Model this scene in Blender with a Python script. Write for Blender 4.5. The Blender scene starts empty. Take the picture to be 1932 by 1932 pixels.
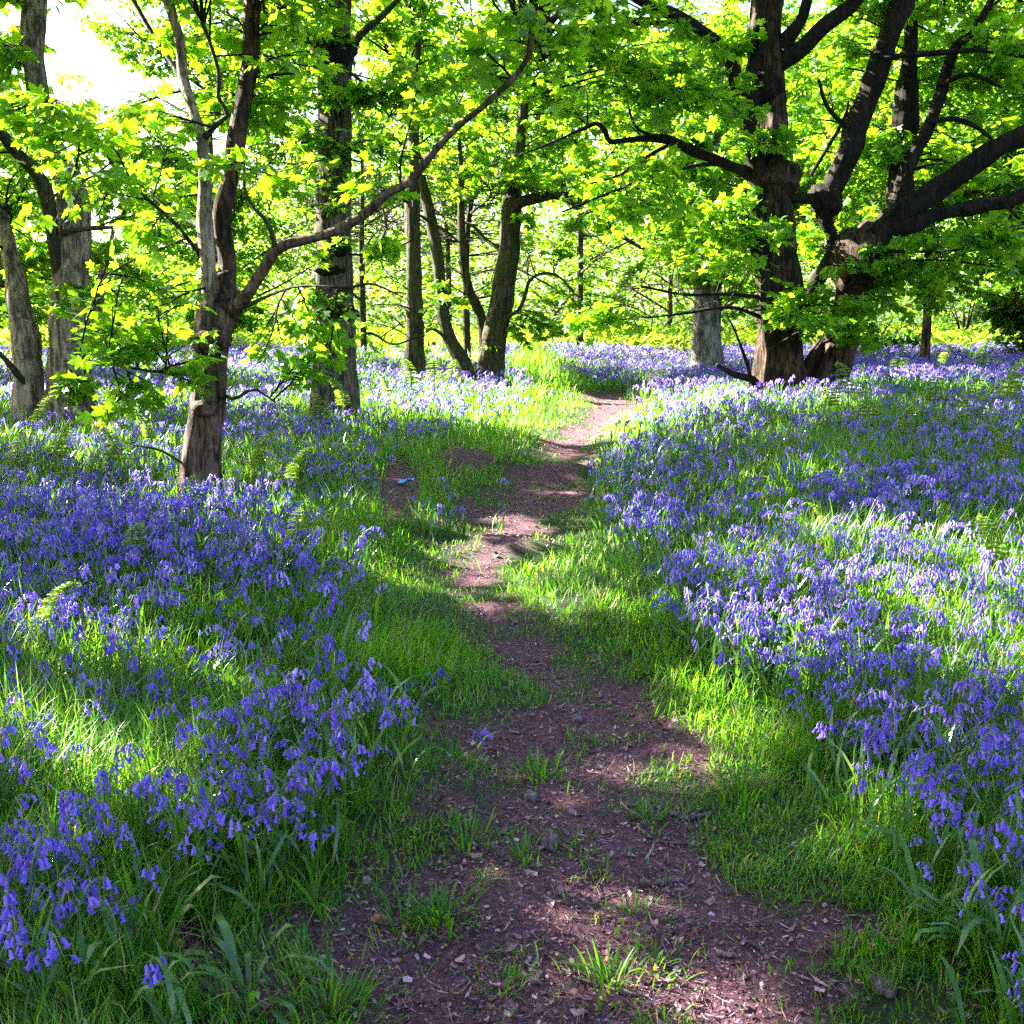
import bpy, math
import numpy as np
from mathutils import Vector
R = math.radians
RNG = np.random.default_rng(7)
SC = bpy.context.scene
COL = SC.collection

# ------------------------------------------------------------------ camera, sky, sun, exposure
CAM_H = 1.55
FOC = 1.123                       # focal length in frame widths
PITCH = math.atan(0.20 / FOC)     # horizon 0.30 down from the top
cam_d = bpy.data.cameras.new('camera')
cam_d.sensor_width = 36; cam_d.lens = 36 * FOC
cam_d.clip_start = 0.05; cam_d.clip_end = 2000
cam = bpy.data.objects.new('camera', cam_d); COL.objects.link(cam)
cam.location = (0, 0, CAM_H); cam.rotation_euler = (R(90) - PITCH, 0, 0)
SC.camera = cam

SUN_AZ, SUN_EL = 62.0, 31.0       # degrees left of the view direction, degrees up
SUN = np.array([-math.sin(R(SUN_AZ)) * math.cos(R(SUN_EL)), math.cos(R(SUN_AZ)) * math.cos(R(SUN_EL)), math.sin(R(SUN_EL))])
world = bpy.data.worlds.new('World'); SC.world = world; world.use_nodes = True
wn = world.node_tree
sky = wn.nodes.new('ShaderNodeTexSky'); sky.sky_type = 'NISHITA'; sky.sun_disc = False
sky.sun_elevation = R(SUN_EL); sky.sun_rotation = R(-SUN_AZ)
sky.air_density = 1.0; sky.dust_density = 2.0; sky.ozone_density = 1.0
wn.nodes['Background'].inputs['Strength'].default_value = 0.047
wn.links.new(sky.outputs[0], wn.nodes['Background'].inputs[0])
sun_d = bpy.data.lights.new('sun', 'SUN'); sun_d.energy = 5.0; sun_d.angle = R(0.53); sun_d.color = (1.0, 0.94, 0.84)
sun = bpy.data.objects.new('sun', sun_d); COL.objects.link(sun)
sun.rotation_euler = Vector((-SUN[0], -SUN[1], -SUN[2])).to_track_quat('-Z', 'Y').to_euler()
sun.location = (-20, 20, 30)
SC.view_settings.view_transform = 'Standard'
SC.view_settings.look = 'None'
SC.view_settings.exposure = 4.1
SC.view_settings.gamma = 1.0
try:
    cy = SC.cycles; cy.use_denoising = False
    cy.max_bounces = 8; cy.diffuse_bounces = 4; cy.glossy_bounces = 2; cy.transmission_bounces = 6
    cy.transparent_max_bounces = 4; cy.caustics_reflective = False; cy.caustics_refractive = False
    cy.sample_clamp_indirect = 6.0
except Exception:
    pass

# ------------------------------------------------------------------ photo <-> world
PXW = 1932.0
CP, SP = math.cos(PITCH), math.sin(PITCH)
def ray(px, py):
    a = (np.asarray(px, float) / PXW - 0.5) / FOC
    b = (0.5 - np.asarray(py, float) / PXW) / FOC
    return a, CP + SP * b, -SP + CP * b
def at(px, py, Y):
    a, f, u = ray(px, py)
    t = Y / f
    return np.array([a * t, Y, CAM_H + u * t])
def ground_at(px, py, z=0.0):
    a, f, u = ray(px, py)
    t = (z - CAM_H) / u
    return np.array([a * t, f * t, z])
def project(x, y, z):
    dz = np.asarray(z, float) - CAM_H
    y = np.asarray(y, float)
    d = np.maximum(CP * y - SP * dz, 0.05)
    return (0.5 + FOC * x / d) * PXW, (0.5 - FOC * (SP * y + CP * dz) / d) * PXW
def pxm(Y):                        # metres in one photo pixel at depth Y
    return Y / FOC / PXW

# ------------------------------------------------------------------ noise
_T = np.random.default_rng(3).random((256, 256))
def vnoise(x, y):
    x = np.asarray(x, float); y = np.asarray(y, float)
    xi = np.floor(x).astype(int); yi = np.floor(y).astype(int)
    fx = x - xi; fy = y - yi
    fx = fx * fx * (3 - 2 * fx); fy = fy * fy * (3 - 2 * fy)
    a = _T[xi & 255, yi & 255]; b = _T[(xi + 1) & 255, yi & 255]
    c = _T[xi & 255, (yi + 1) & 255]; d = _T[(xi + 1) & 255, (yi + 1) & 255]
    return (a * (1 - fx) + b * fx) * (1 - fy) + (c * (1 - fx) + d * fx) * fy
def fbm(x, y, o=4):
    s = 0; a = 0.5
    for k in range(o):
        s = s + a * vnoise(np.asarray(x) * 2 ** k + 17 * k, np.asarray(y) * 2 ** k + 31 * k); a *= 0.5
    return s / (1 - 0.5 ** o)
def sstep(a, b, x):
    t = np.clip((np.asarray(x, float) - a) / (b - a), 0, 1)
    return t * t * (3 - 2 * t)

# ------------------------------------------------------------------ layout of the path and the flower drifts
P_ROWS = np.array([
 (700,1240,1290),(738,1180,1230),(746,1100,1205),(765,1130,1190),(790,1095,1150),(820,1052,1118),(860,1036,1100),(890,1000,1090),(930,930,1080),(970,890,1062),
 (1010,850,1045),(1050,838,990),(1090,808,912),(1130,848,920),(1180,925,1010),(1220,952,1062),(1260,985,1050),(1300,1020,1105),
 (1360,935,1170),(1420,930,1250),(1480,925,1370),(1550,862,1390),(1650,775,1405),(1750,735,1430),(1850,735,1500),(1932,745,1720),(2300,800,1800)], float)
def path_dist(x, y):
    """signed photo-pixel distance outside the bare path (negative on it), and the pixel row"""
    px, py = project(x, y, 0.0)
    l = np.interp(py, P_ROWS[:, 0], P_ROWS[:, 1]); r = np.interp(py, P_ROWS[:, 0], P_ROWS[:, 2])
    return np.maximum(l - px, px - r), px, py
def dirtness(x, y):
    d, px, py = path_dist(x, y)
    sc = FOC * PXW / np.maximum(np.asarray(y, float), 1.0)      # pixels per metre
    m = d / sc                                                  # metres outside
    n = (fbm(np.asarray(x) * 2.2 + 5, np.asarray(y) * 2.2) - 0.5) * 0.85 + (fbm(np.asarray(x) * 9, np.asarray(y) * 9) - 0.5) * 0.2
    v = sstep(0.16, -0.12, m + n)
    # side trail on the left, and the bare litter in the lower left
    e = ((px - 750) / 45) ** 2 + ((py - 930) / 55) ** 2
    v = np.maximum(v, sstep(1.3, 0.6, e))
    e = ((px - 880) / 60) ** 2 + ((py - 882) / 14) ** 2
    v = np.maximum(v, 0.8 * sstep(1.3, 0.6, e))
    e = ((px - 500) / 210) ** 2 + ((py - 1800) / 120) ** 2
    v = np.maximum(v, sstep(1.3, 0.3, e) * sstep(0.38, 0.58, fbm(np.asarray(x) * 3 + 9, np.asarray(y) * 3)))
    e = ((px - 1560) / 180) ** 2 + ((py - 1800) / 130) ** 2
    v = np.maximum(v, sstep(1.2, 0.2, e) * sstep(0.45, 0.62, fbm(np.asarray(x) * 4 + 3, np.asarray(y) * 4 + 8)))
    far = sstep(30, 24, y)
    return v * far
BL = np.array([(600,900),(650,980),(700,985),(735,1010),(762,1000),(790,870),(830,800),(870,755),(900,715),(950,700),(1000,690),(1050,690),(1100,745),
 (1200,800),(1300,790),(1400,640),(1500,590),(1550,480),(1620,250),(1700,110),(1800,30),(1932,0),(2400,-80)], float)
BR = np.array([(600,1010),(650,1015),(700,1040),(735,1225),(760,1195),(800,1150),(850,1110),(900,1090),(1000,1150),(1100,1215),(1160,1260),(1220,1400),(1300,1545),
 (1400,1655),(1500,1730),(1560,1785),(1650,1850),(1720,1900),(1800,1970),(1932,2080),(2400,2300)], float)
GRASSY = [(1010,690,60,22,.95),(1075,775,105,40,.95),(790,664,150,16,.8),(960,830,110,30,.9),(690,1010,150,40,.6),(1700,640,300,14,.9),(700,1280,120,120,.35),
          (1450,1010,230,45,.45),(1620,1320,160,50,.5),(1050,700,40,30,.6),(640,1000,120,50,.4),(1180,900,60,30,.3),(520,1050,120,26,.45)]
def bell_density(x, y):
    px, py = project(x, y, 0.27)
    l = np.interp(py, BL[:, 0], BL[:, 1]); r = np.interp(py, BR[:, 0], BR[:, 1])
    w = np.interp(py, [640, 800, 1100, 1932], [25, 50, 110, 180])
    n = (fbm(np.asarray(x) * 0.9 + 3, np.asarray(y) * 0.9 + 1) - 0.5) * 1.6
    dl = (l - px) / w; dr = (px - r) / w
    d = np.maximum(dl, dr) + n
    v = sstep(-0.25, 1.0, d)
    # a thin island of flowers between the side trail and the path
    e = ((px - 870) / 120) ** 2 + ((py - 905) / 40) ** 2
    v = np.maximum(v, 0.28 * sstep(1.2, 0.6, e))
    for cx, cy, rx, ry, k in GRASSY:
        e = ((px - cx) / rx) ** 2 + ((py - cy) / ry) ** 2
        v = v * (1 - k * sstep(1.3, 0.5, e))
    v = v * (0.28 + 1.25 * sstep(0.34, 0.62, fbm(np.asarray(x) * 0.8 + 40, np.asarray(y) * 0.8 + 7)))
    v = v * (1 - 0.9 * dirtness(x, y))
    return np.clip(v, 0, 1) * sstep(46, 40, y)
HUMPS = [(*ground_at(955, 1032)[:2], .42, .22, .13), (*ground_at(1062, 884)[:2], .30, .25, .14), (*ground_at(885, 880)[:2], .50, .40, .16), (*ground_at(1000, 965)[:2], .5, .25, .06)]
def height(x, y):
    x = np.asarray(x, float); y = np.asarray(y, float)
    d, px, py = path_dist(x, y)
    m = d / (FOC * PXW / np.maximum(y, 1.0))
    near = sstep(60, 20, y)
    z = (fbm(x * 0.45, y * 0.45) - 0.5) * 0.16 * near + (fbm(x * 2.3 + 9, y * 2.3) - 0.5) * 0.05 * near
    z = z - 0.07 * sstep(0.35, -0.15, m) * near
    z = z + 0.10 * sstep(0.3, 2.2, m) * near * np.where(x > 0, 1.3, 0.6)
    z = z + .22 * sstep(0.2, 2.6, m) * (x > 0) * sstep(6, 11, y) * sstep(24, 15, y)
    for hx, hy, rx, ry, hh in HUMPS:
        z = z + hh * np.exp(-(((x - hx) / rx) ** 2 + ((y - hy) / ry) ** 2) ** 1.5) * (.7 + .6 * fbm(x * 6, y * 6, 2))
    z = z + 0.022 * (fbm(x * 9, y * 9) - 0.5) * sstep(14, 6, y)
    return z

# sunlit openings of the canopy, as ellipses on the ground (photo px): centre, radii, openness
LIT = [(1180,676,240,16,.95),(1480,676,140,14,.7),(560,668,90,14,.7),(880,752,175,28,.97),(1060,785,130,26,.95),(1010,700,70,25,.9),(1300,738,120,20,.95),(1120,803,45,10,.95),
 (1060,825,40,5,.7),(800,985,85,36,.9),(955,1014,105,14,.97),(985,966,70,5,.8),(1400,1195,190,66,.95),(1240,1285,170,42,.85),(1610,1430,240,64,.85),(1270,1475,120,44,.9),
 (1800,1420,120,90,.75),(230,1190,240,62,.75),(120,1470,190,120,.7),(470,915,240,18,.6),(1620,790,130,26,.85),(1780,655,250,16,.85),(1000,1800,270,42,.72),
 (1380,1840,160,30,.6),(720,1190,70,26,.45),(660,1890,110,45,.75),(985,1270,60,22,.7),(770,650,110,16,.9),(1060,930,22,6,.8),(1380,760,60,12,.7),(400,1330,150,60,.5),
 (420,1090,70,18,.5),(1180,1195,60,12,.6),(60,1000,80,24,.4),(900,905,50,16,.6),(1500,660,500,12,.5),(1050,640,500,14,.8),(900,665,260,10,.8),(450,1240,100,50,.6),(330,1120,160,26,.65),(60,1330,120,60,.7),(640,1330,90,36,.5),(200,1600,110,60,.55),(60,1100,90,22,.6),(1900,1000,60,30,.6),(1880,1600,90,80,.6),(1030,1440,60,20,.7)]
LITA = np.array(LIT, float); LITA[:, 2:4] *= 1.02; LITA[:, 3] += 3; LITA[:, 4] = 1 - (1 - np.minimum(.97, LITA[:, 4])) ** 2.3
TRUNK_LIT = [(ground_at(378, 948)[1], 335, 425, 540, 930, 1.0), (ground_at(122, 818)[1], 50, 170, 30, 760, .9), (ground_at(1490, 798)[1], 1430, 1470, 400, 700, .5)]   # depth, px range, py range
LIT_VOL = []     # crowns kept sunlit by thinning the leaves that shade them: (centre, radii, openness) filled below
def carve(P, rng, low=1.0, vol=False):
    """which leaves stay: openings in the canopy let the sun through to the lit ground"""
    t = (P[:, 2] - 0.22) / SUN[2]
    g = P - t[:, None] * SUN
    px, py = project(g[:, 0], g[:, 1], 0.22)
    wob = (fbm(g[:, 0] * 1.7, g[:, 1] * 1.7, 3) - 0.5)
    L = np.zeros(len(P))
    for cx, cy, rx, ry, k in LITA:
        e = ((px - cx) / rx) ** 2 + ((py - cy) / ry) ** 2 + wob * .9
        L = np.maximum(L, k * sstep(1.25, 0.7, e))
    L = L * (g[:, 1] > 1.0)
    for Y, x0, x1, y0, y1, k in TRUNK_LIT:
        tt = (P[:, 1] - Y) / SUN[1]
        q = P - tt[:, None] * SUN
        qx, qy = project(q[:, 0], np.full(len(P), Y), q[:, 2])
        h = (tt > 0.5) & (qx > x0) & (qx < x1) & (qy > y0) & (qy < y1)
        nz = fbm(qx / 30.0, qy / 45.0, 3)
        L = np.maximum(L, np.where(h, k * sstep(0.4, 0.6, nz) * 1.5, 0))
    if vol:
        for c, r_, k in LIT_VOL:
            q = (P - c) / r_; sd = SUN / r_
            b_ = (q * sd).sum(1); a_ = (sd * sd).sum(); cc = (q * q).sum(1)
            hit = (cc - b_ * b_ / a_ < 1) & (b_ > 0) & (cc > 1.1)
            L = np.where(hit, np.maximum(L, k), L)
    L = np.where(P[:, 2] < low, 0, L)
    return rng.random(len(P)) > L

# ------------------------------------------------------------------ materials
def mat(name):
    m = bpy.data.materials.new(name); m.use_nodes = True
    nt = m.node_tree; nt.nodes.clear()
    out = nt.nodes.new('ShaderNodeOutputMaterial')
    return m, nt, out
def N(nt, t, **k):
    n = nt.nodes.new(t)
    for a, b in k.items(): setattr(n, a, b)
    return n
def ramp(nt, stops, fac):
    r = N(nt, 'ShaderNodeValToRGB')
    el = r.color_ramp.elements
    while len(el) < len(stops): el.new(0.5)
    for e, (p, c) in zip(el, stops): e.position = p; e.color = (*c, 1)
    nt.links.new(fac, r.inputs[0]); return r.outputs[0]
def noise(nt, scale, detail=4, rough=.6, vec=None, dist=0):
    n = N(nt, 'ShaderNodeTexNoise'); n.inputs['Scale'].default_value = scale
    n.inputs['Detail'].default_value = detail; n.inputs['Roughness'].default_value = rough; n.inputs['Distortion'].default_value = dist
    if vec is not None: nt.links.new(vec, n.inputs['Vector'])
    return n.outputs[0]
def leafy(name, stops, tstops, tfac=.5, rough=.45, spec=.3):
    """thin living tissue: light reflects from it and shines through it"""
    m, nt, out = mat(name)
    at_ = N(nt, 'ShaderNodeAttribute', attribute_name='rnd')
    c = ramp(nt, stops, at_.outputs['Fac']); t = ramp(nt, tstops, at_.outputs['Fac'])
    p = N(nt, 'ShaderNodeBsdfPrincipled'); p.inputs['Roughness'].default_value = rough
    p.inputs['Specular IOR Level'].default_value = spec
    nt.links.new(c, p.inputs['Base Color'])
    tr = N(nt, 'ShaderNodeBsdfTranslucent'); nt.links.new(t, tr.inputs[0])
    mx = N(nt, 'ShaderNodeMixShader'); mx.inputs[0].default_value = tfac
    nt.links.new(p.outputs[0], mx.inputs[1]); nt.links.new(tr.outputs[0], mx.inputs[2])
    nt.links.new(mx.outputs[0], out.inputs[0])
    return m
def bark(name, dark, light, moss, mossamt=.5, scale=1.0):
    m, nt, out = mat(name)
    tc = N(nt, 'ShaderNodeTexCoord')
    mp = N(nt, 'ShaderNodeMapping'); mp.inputs['Scale'].default_value = (1, 1, .16)
    nt.links.new(tc.outputs['Object'], mp.inputs[0])
    n1 = noise(nt, 22 * scale, 6, .65, mp.outputs[0], .6)
    n2 = noise(nt, 2.6 * scale, 4, .6, tc.outputs['Object'])
    n3 = noise(nt, 9 * scale, 5, .7, tc.outputs['Object'], .4)
    c0 = ramp(nt, [(.40, dark), (.60, light)], n1)
    mxl = N(nt, 'ShaderNodeMix', data_type='RGBA', blend_type='MULTIPLY'); mxl.inputs[0].default_value = 1
    nt.links.new(c0, mxl.inputs[6]); nt.links.new(ramp(nt, [(.34, (.35, .35, .33)), (.5, (1, 1, 1)), (.66, (1.0, 1.0, .98)), (.72, (1.7, 1.75, 1.65))], n3), mxl.inputs[7]); c = mxl.outputs[2]
    mm = ramp(nt, [(.62 - .3 * mossamt, (0, 0, 0)), (.80 - .25 * mossamt, (1, 1, 1))], n2)
    mix = N(nt, 'ShaderNodeMix', data_type='RGBA'); mix.inputs[7].default_value = (*moss, 1)
    sc = N(nt, 'ShaderNodeMath', operation='MULTIPLY'); sc.inputs[1].default_value = .75
    nt.links.new(mm, sc.inputs[0])
    nt.links.new(sc.outputs[0], mix.inputs[0]); nt.links.new(c, mix.inputs[6])
    p = N(nt, 'ShaderNodeBsdfPrincipled'); p.inputs['Roughness'].default_value = .85; p.inputs['Specular IOR Level'].default_value = .15
    nt.links.new(mix.outputs[2], p.inputs['Base Color'])
    b = N(nt, 'ShaderNodeBump'); b.inputs['Strength'].default_value = 1; b.inputs['Distance'].default_value = .07
    nt.links.new(n1, b.inputs['Height']); nt.links.new(b.outputs[0], p.inputs['Normal'])
    nt.links.new(p.outputs[0], out.inputs[0])
    return m
M = {}
M['leaf'] = leafy('sycamore_leaf', [(0, (.030, .095, .006)), (.6, (.060, .165, .010)), (1, (.11, .22, .014))],
                  [(0, (.14, .36, .005)), (.6, (.27, .52, .008)), (1, (.50, .68, .014))], .6, .42, .35)
M['leaf_far'] = leafy('woodland_leaf', [(0, (.040, .11, .008)), (.6, (.08, .19, .012)), (1, (.15, .26, .018))],
                  [(0, (.09, .25, .005)), (.6, (.19, .40, .008)), (1, (.42, .58, .018))], .58, .5, .25)
M['leaf_bush'] = leafy('bush_leaf', [(0, (.020, .065, .008)), (.6, (.045, .12, .014)), (1, (.09, .18, .02))],
                  [(0, (.06, .18, .006)), (.6, (.14, .32, .012)), (1, (.3, .46, .02))], .45, .45, .3)
M['grass'] = leafy('grass_blade', [(0, (.020, .085, .004)), (.6, (.050, .155, .007)), (.92, (.11, .21, .010)), (1, (.30, .25, .09))],
                  [(0, (.07, .26, .004)), (.6, (.16, .40, .008)), (.92, (.32, .50, .012)), (1, (.35, .30, .10))], .5, .4, .35)
M['strap'] = leafy('strap_leaf', [(0, (.018, .065, .010)), (.7, (.045, .125, .016)), (1, (.08, .16, .022))],
                  [(0, (.06, .20, .006)), (.7, (.14, .32, .012)), (1, (.25, .42, .015))], .38, .25, .6)
M['bell'] = leafy('bluebell_petal', [(0, (.075, .034, .42)), (.5, (.165, .085, .58)), (1, (.40, .28, .76))],
                  [(0, (.11, .05, .50)), (.5, (.22, .115, .68)), (1, (.48, .33, .84))], .42, .45, .3)
M['stem'] = leafy('flower_stem', [(0, (.05, .12, .02)), (.7, (.09, .17, .035)), (1, (.14, .12, .10))],
                  [(0, (.12, .28, .02)), (1, (.26, .40, .06))], .3, .4, .4)
M['fern'] = leafy('bracken_leaf', [(0, (.08, .17, .014)), (.7, (.16, .26, .022)), (1, (.24, .30, .04))],
                  [(0, (.16, .34, .010)), (.7, (.32, .48, .02)), (1, (.5, .56, .05))], .5, .5, .25)
M['litter'] = leafy('dead_leaf', [(0, (.032, .016, .017)), (.45, (.115, .045, .056)), (.80, (.27, .14, .165)), (.92, (.44, .28, .31)), (.96, (.33, .10, .035)), (1, (.30, .09, .04))],
                  [(0, (.05, .03, .02)), (1, (.30, .16, .08))], .12, .5, .35)
M['bark_pink'] = bark('reddish_bark', (.022, .013, .010), (.17, .105, .080), (.035, .045, .015), .25)
M['bark_grey'] = bark('grey_ridged_bark', (.022, .019, .013), (.14, .122, .086), (.022, .034, .010), .35, 1.3)
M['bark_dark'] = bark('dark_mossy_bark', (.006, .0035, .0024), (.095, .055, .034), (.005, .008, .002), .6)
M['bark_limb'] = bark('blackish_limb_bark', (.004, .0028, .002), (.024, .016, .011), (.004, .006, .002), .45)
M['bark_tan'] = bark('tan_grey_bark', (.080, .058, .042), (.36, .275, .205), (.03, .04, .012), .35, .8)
M['bark_pale'] = bark('pale_smooth_bark', (.06, .052, .048), (.20, .175, .165), (.05, .06, .03), .2, .6)
M['bark_branch'] = bark('brown_branch_bark', (.030, .019, .012), (.16, .108, .072), (.03, .04, .012), .25)
M['bark_olive'] = bark('olive_bark', (.016, .014, .007), (.080, .066, .034), (.030, .045, .010), .55)
M['twig'] = bark('twig_bark', (.010, .007, .005), (.040, .028, .018), (.02, .03, .01), .3, 2)
M['stick'] = bark('dead_stick_bark', (.10, .070, .062), (.36, .27, .25), (.05, .05, .03), .1, 3)
M['stone'] = bark('path_stone', (.10, .070, .066), (.27, .20, .19), (.05, .05, .03), .1, 2)
m, nt, out = mat('blue_plastic'); p = N(nt, 'ShaderNodeBsdfPrincipled'); p.inputs['Roughness'].default_value = .3
nt.links.new(ramp(nt, [(.3, (.01, .12, .62)), (.7, (.06, .35, .85))], noise(nt, 30)), p.inputs['Base Color']); nt.links.new(p.outputs[0], out.inputs[0]); M['blue'] = m
# ground: bare purplish soil where the 'dirt' attribute says so, dark mossy soil elsewhere
m, nt, out = mat('woodland_soil')
tc = N(nt, 'ShaderNodeTexCoord'); A = N(nt, 'ShaderNodeAttribute', attribute_name='dirt')
nf = noise(nt, 55, 8, .75, tc.outputs['Object']); ng = noise(nt, 7, 5, .6, tc.outputs['Object']); nh = noise(nt, 240, 3, .7, tc.outputs['Object'])
d = ramp(nt, [(.28, (.028, .010, .015)), (.5, (.118, .042, .062)), (.72, (.29, .14, .18))], nf)
d2 = ramp(nt, [(.3, (.5, .5, .52)), (.7, (1.2, 1.15, 1.15))], ng)
mu = N(nt, 'ShaderNodeMix', data_type='RGBA', blend_type='MULTIPLY'); mu.inputs[0].default_value = 1
nt.links.new(d, mu.inputs[6]); nt.links.new(d2, mu.inputs[7])
gcol = ramp(nt, [(.3, (.012, .016, .006)), (.6, (.030, .050, .012)), (.8, (.050, .042, .025))], nf)
mx = N(nt, 'ShaderNodeMix', data_type='RGBA'); nt.links.new(A.outputs['Fac'], mx.inputs[0])
nt.links.new(gcol, mx.inputs[6]); nt.links.new(mu.outputs[2], mx.inputs[7])
p = N(nt, 'ShaderNodeBsdfPrincipled'); p.inputs['Roughness'].default_value = .8; p.inputs['Specular IOR Level'].default_value = .25
nt.links.new(mx.outputs[2], p.inputs['Base Color'])
b = N(nt, 'ShaderNodeBump'); b.inputs['Strength'].default_value = .9; b.inputs['Distance'].default_value = .03
ad = N(nt, 'ShaderNodeMath', operation='ADD'); nt.links.new(nf, ad.inputs[0])
ml = N(nt, 'ShaderNodeMath', operation='MULTIPLY'); ml.inputs[1].default_value = .35; nt.links.new(nh, ml.inputs[0]); nt.links.new(ml.outputs[0], ad.inputs[1])
nt.links.new(ad.outputs[0], b.inputs['Height']); nt.links.new(b.outputs[0], p.inputs['Normal'])
nt.links.new(p.outputs[0], out.inputs[0]); M['soil'] = m

# ------------------------------------------------------------------ mesh building
class MB:
    """collects vertices and triangles / quads, then links them as ONE mesh object"""
    def __init__(s): s.v = []; s.f = []; s.mi = []; s.r = []; s.n = 0; s.sm = []
    def add(s, V, F, mi=0, rnd=0.5, smooth=True):
        """V (k,3); F list of index arrays, each (m, 3) or (m, 4)"""
        V = np.asarray(V, float)
        for f in F:
            f = np.asarray(f, np.int64)
            if len(f): s.f.append(f + s.n); s.mi.append(np.full(len(f), mi)); s.sm.append(np.full(len(f), smooth))
        s.v.append(V); s.r.append(np.broadcast_to(np.asarray(rnd, float), (len(V),))); s.n += len(V)
    def scatter(s, tmpl, Rm, P, S, rnd, mi=0, smooth=True):
        """copies of a template (V, F) turned by Rm (m,3,3), scaled by S (m) or (m,3), moved to P (m,3)"""
        V, F = tmpl; m = len(P)
        if m == 0: return
        S = np.asarray(S, float)
        S = S[:, None, None] if S.ndim == 1 else S[:, None, :]
        W = np.einsum('mij,mkj->mki', Rm, V[None] * S) + P[:, None, :]
        k = len(V); off = (np.arange(m) * k)[:, None, None]
        FF = [(np.asarray(f)[None] + off).reshape(-1, np.asarray(f).shape[1]) for f in F if len(f)]
        s.add(W.reshape(-1, 3), FF, mi, np.repeat(rnd, k), smooth)
    def build(s, name, mats, parent=None, base=None, link=True):
        me = bpy.data.meshes.new(name)
        V = np.concatenate(s.v) if s.v else np.zeros((0, 3))
        if base is not None: V = V - np.asarray(base)
        if s.f:
            tot = np.concatenate([np.full(len(f), f.shape[1]) for f in s.f]); L = np.concatenate([f.ravel() for f in s.f])
            me.vertices.add(len(V)); me.vertices.foreach_set('co', V.astype(np.float32).ravel())
            me.loops.add(len(L)); me.loops.foreach_set('vertex_index', L.astype(np.int32))
            me.polygons.add(len(tot)); st = np.concatenate([[0], np.cumsum(tot)[:-1]])
            me.polygons.foreach_set('loop_start', st.astype(np.int32))
            me.polygons.foreach_set('material_index', np.concatenate(s.mi).astype(np.int32))
            me.polygons.foreach_set('use_smooth', np.concatenate(s.sm))
            a = me.attributes.new('rnd', 'FLOAT', 'POINT'); a.data.foreach_set('value', np.concatenate(s.r).astype(np.float32))
            me.update(calc_edges=True)
        for m_ in (mats if isinstance(mats, (list, tuple)) else [mats]): me.materials.append(m_)
        o = bpy.data.objects.new(name, me)
        if link: COL.objects.link(o)
        if parent is not None: o.parent = parent
        return o
def thing(name, label, cat, loc, group=None):
    o = bpy.data.objects.new(name, None); COL.objects.link(o); o.location = [float(c) for c in loc]
    o.empty_display_size = .2
    o['label'] = label; o['category'] = cat
    if group: o['group'] = group
    return o
def tag(o, label=None, cat=None, group=None, kind=None):
    if label: o['label'] = label
    if cat: o['category'] = cat
    if group: o['group'] = group
    if kind: o['kind'] = kind
    return o
def cmr(P, n):
    """Catmull-Rom through rows of P (any columns), n samples"""
    P = np.asarray(P, float)
    if len(P) == 2: return P[0] + (P[1] - P[0]) * np.linspace(0, 1, n)[:, None]
    Q = np.vstack([2 * P[0] - P[1], P, 2 * P[-1] - P[-2]])
    seg = np.linalg.norm(np.diff(P[:, :3], axis=0), axis=1); cum = np.concatenate([[0], np.cumsum(seg)])
    u = np.linspace(0, cum[-1], n); i = np.clip(np.searchsorted(cum, u, side='right') - 1, 0, len(P) - 2)
    t = ((u - cum[i]) / np.maximum(seg[i], 1e-9))[:, None]
    a, b_, c, d_ = Q[i], Q[i + 1], Q[i + 2], Q[i + 3]
    return .5 * (2 * b_ + (c - a) * t + (2 * a - 5 * b_ + 4 * c - d_) * t ** 2 + (3 * b_ - a - 3 * c + d_) * t ** 3)
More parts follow.
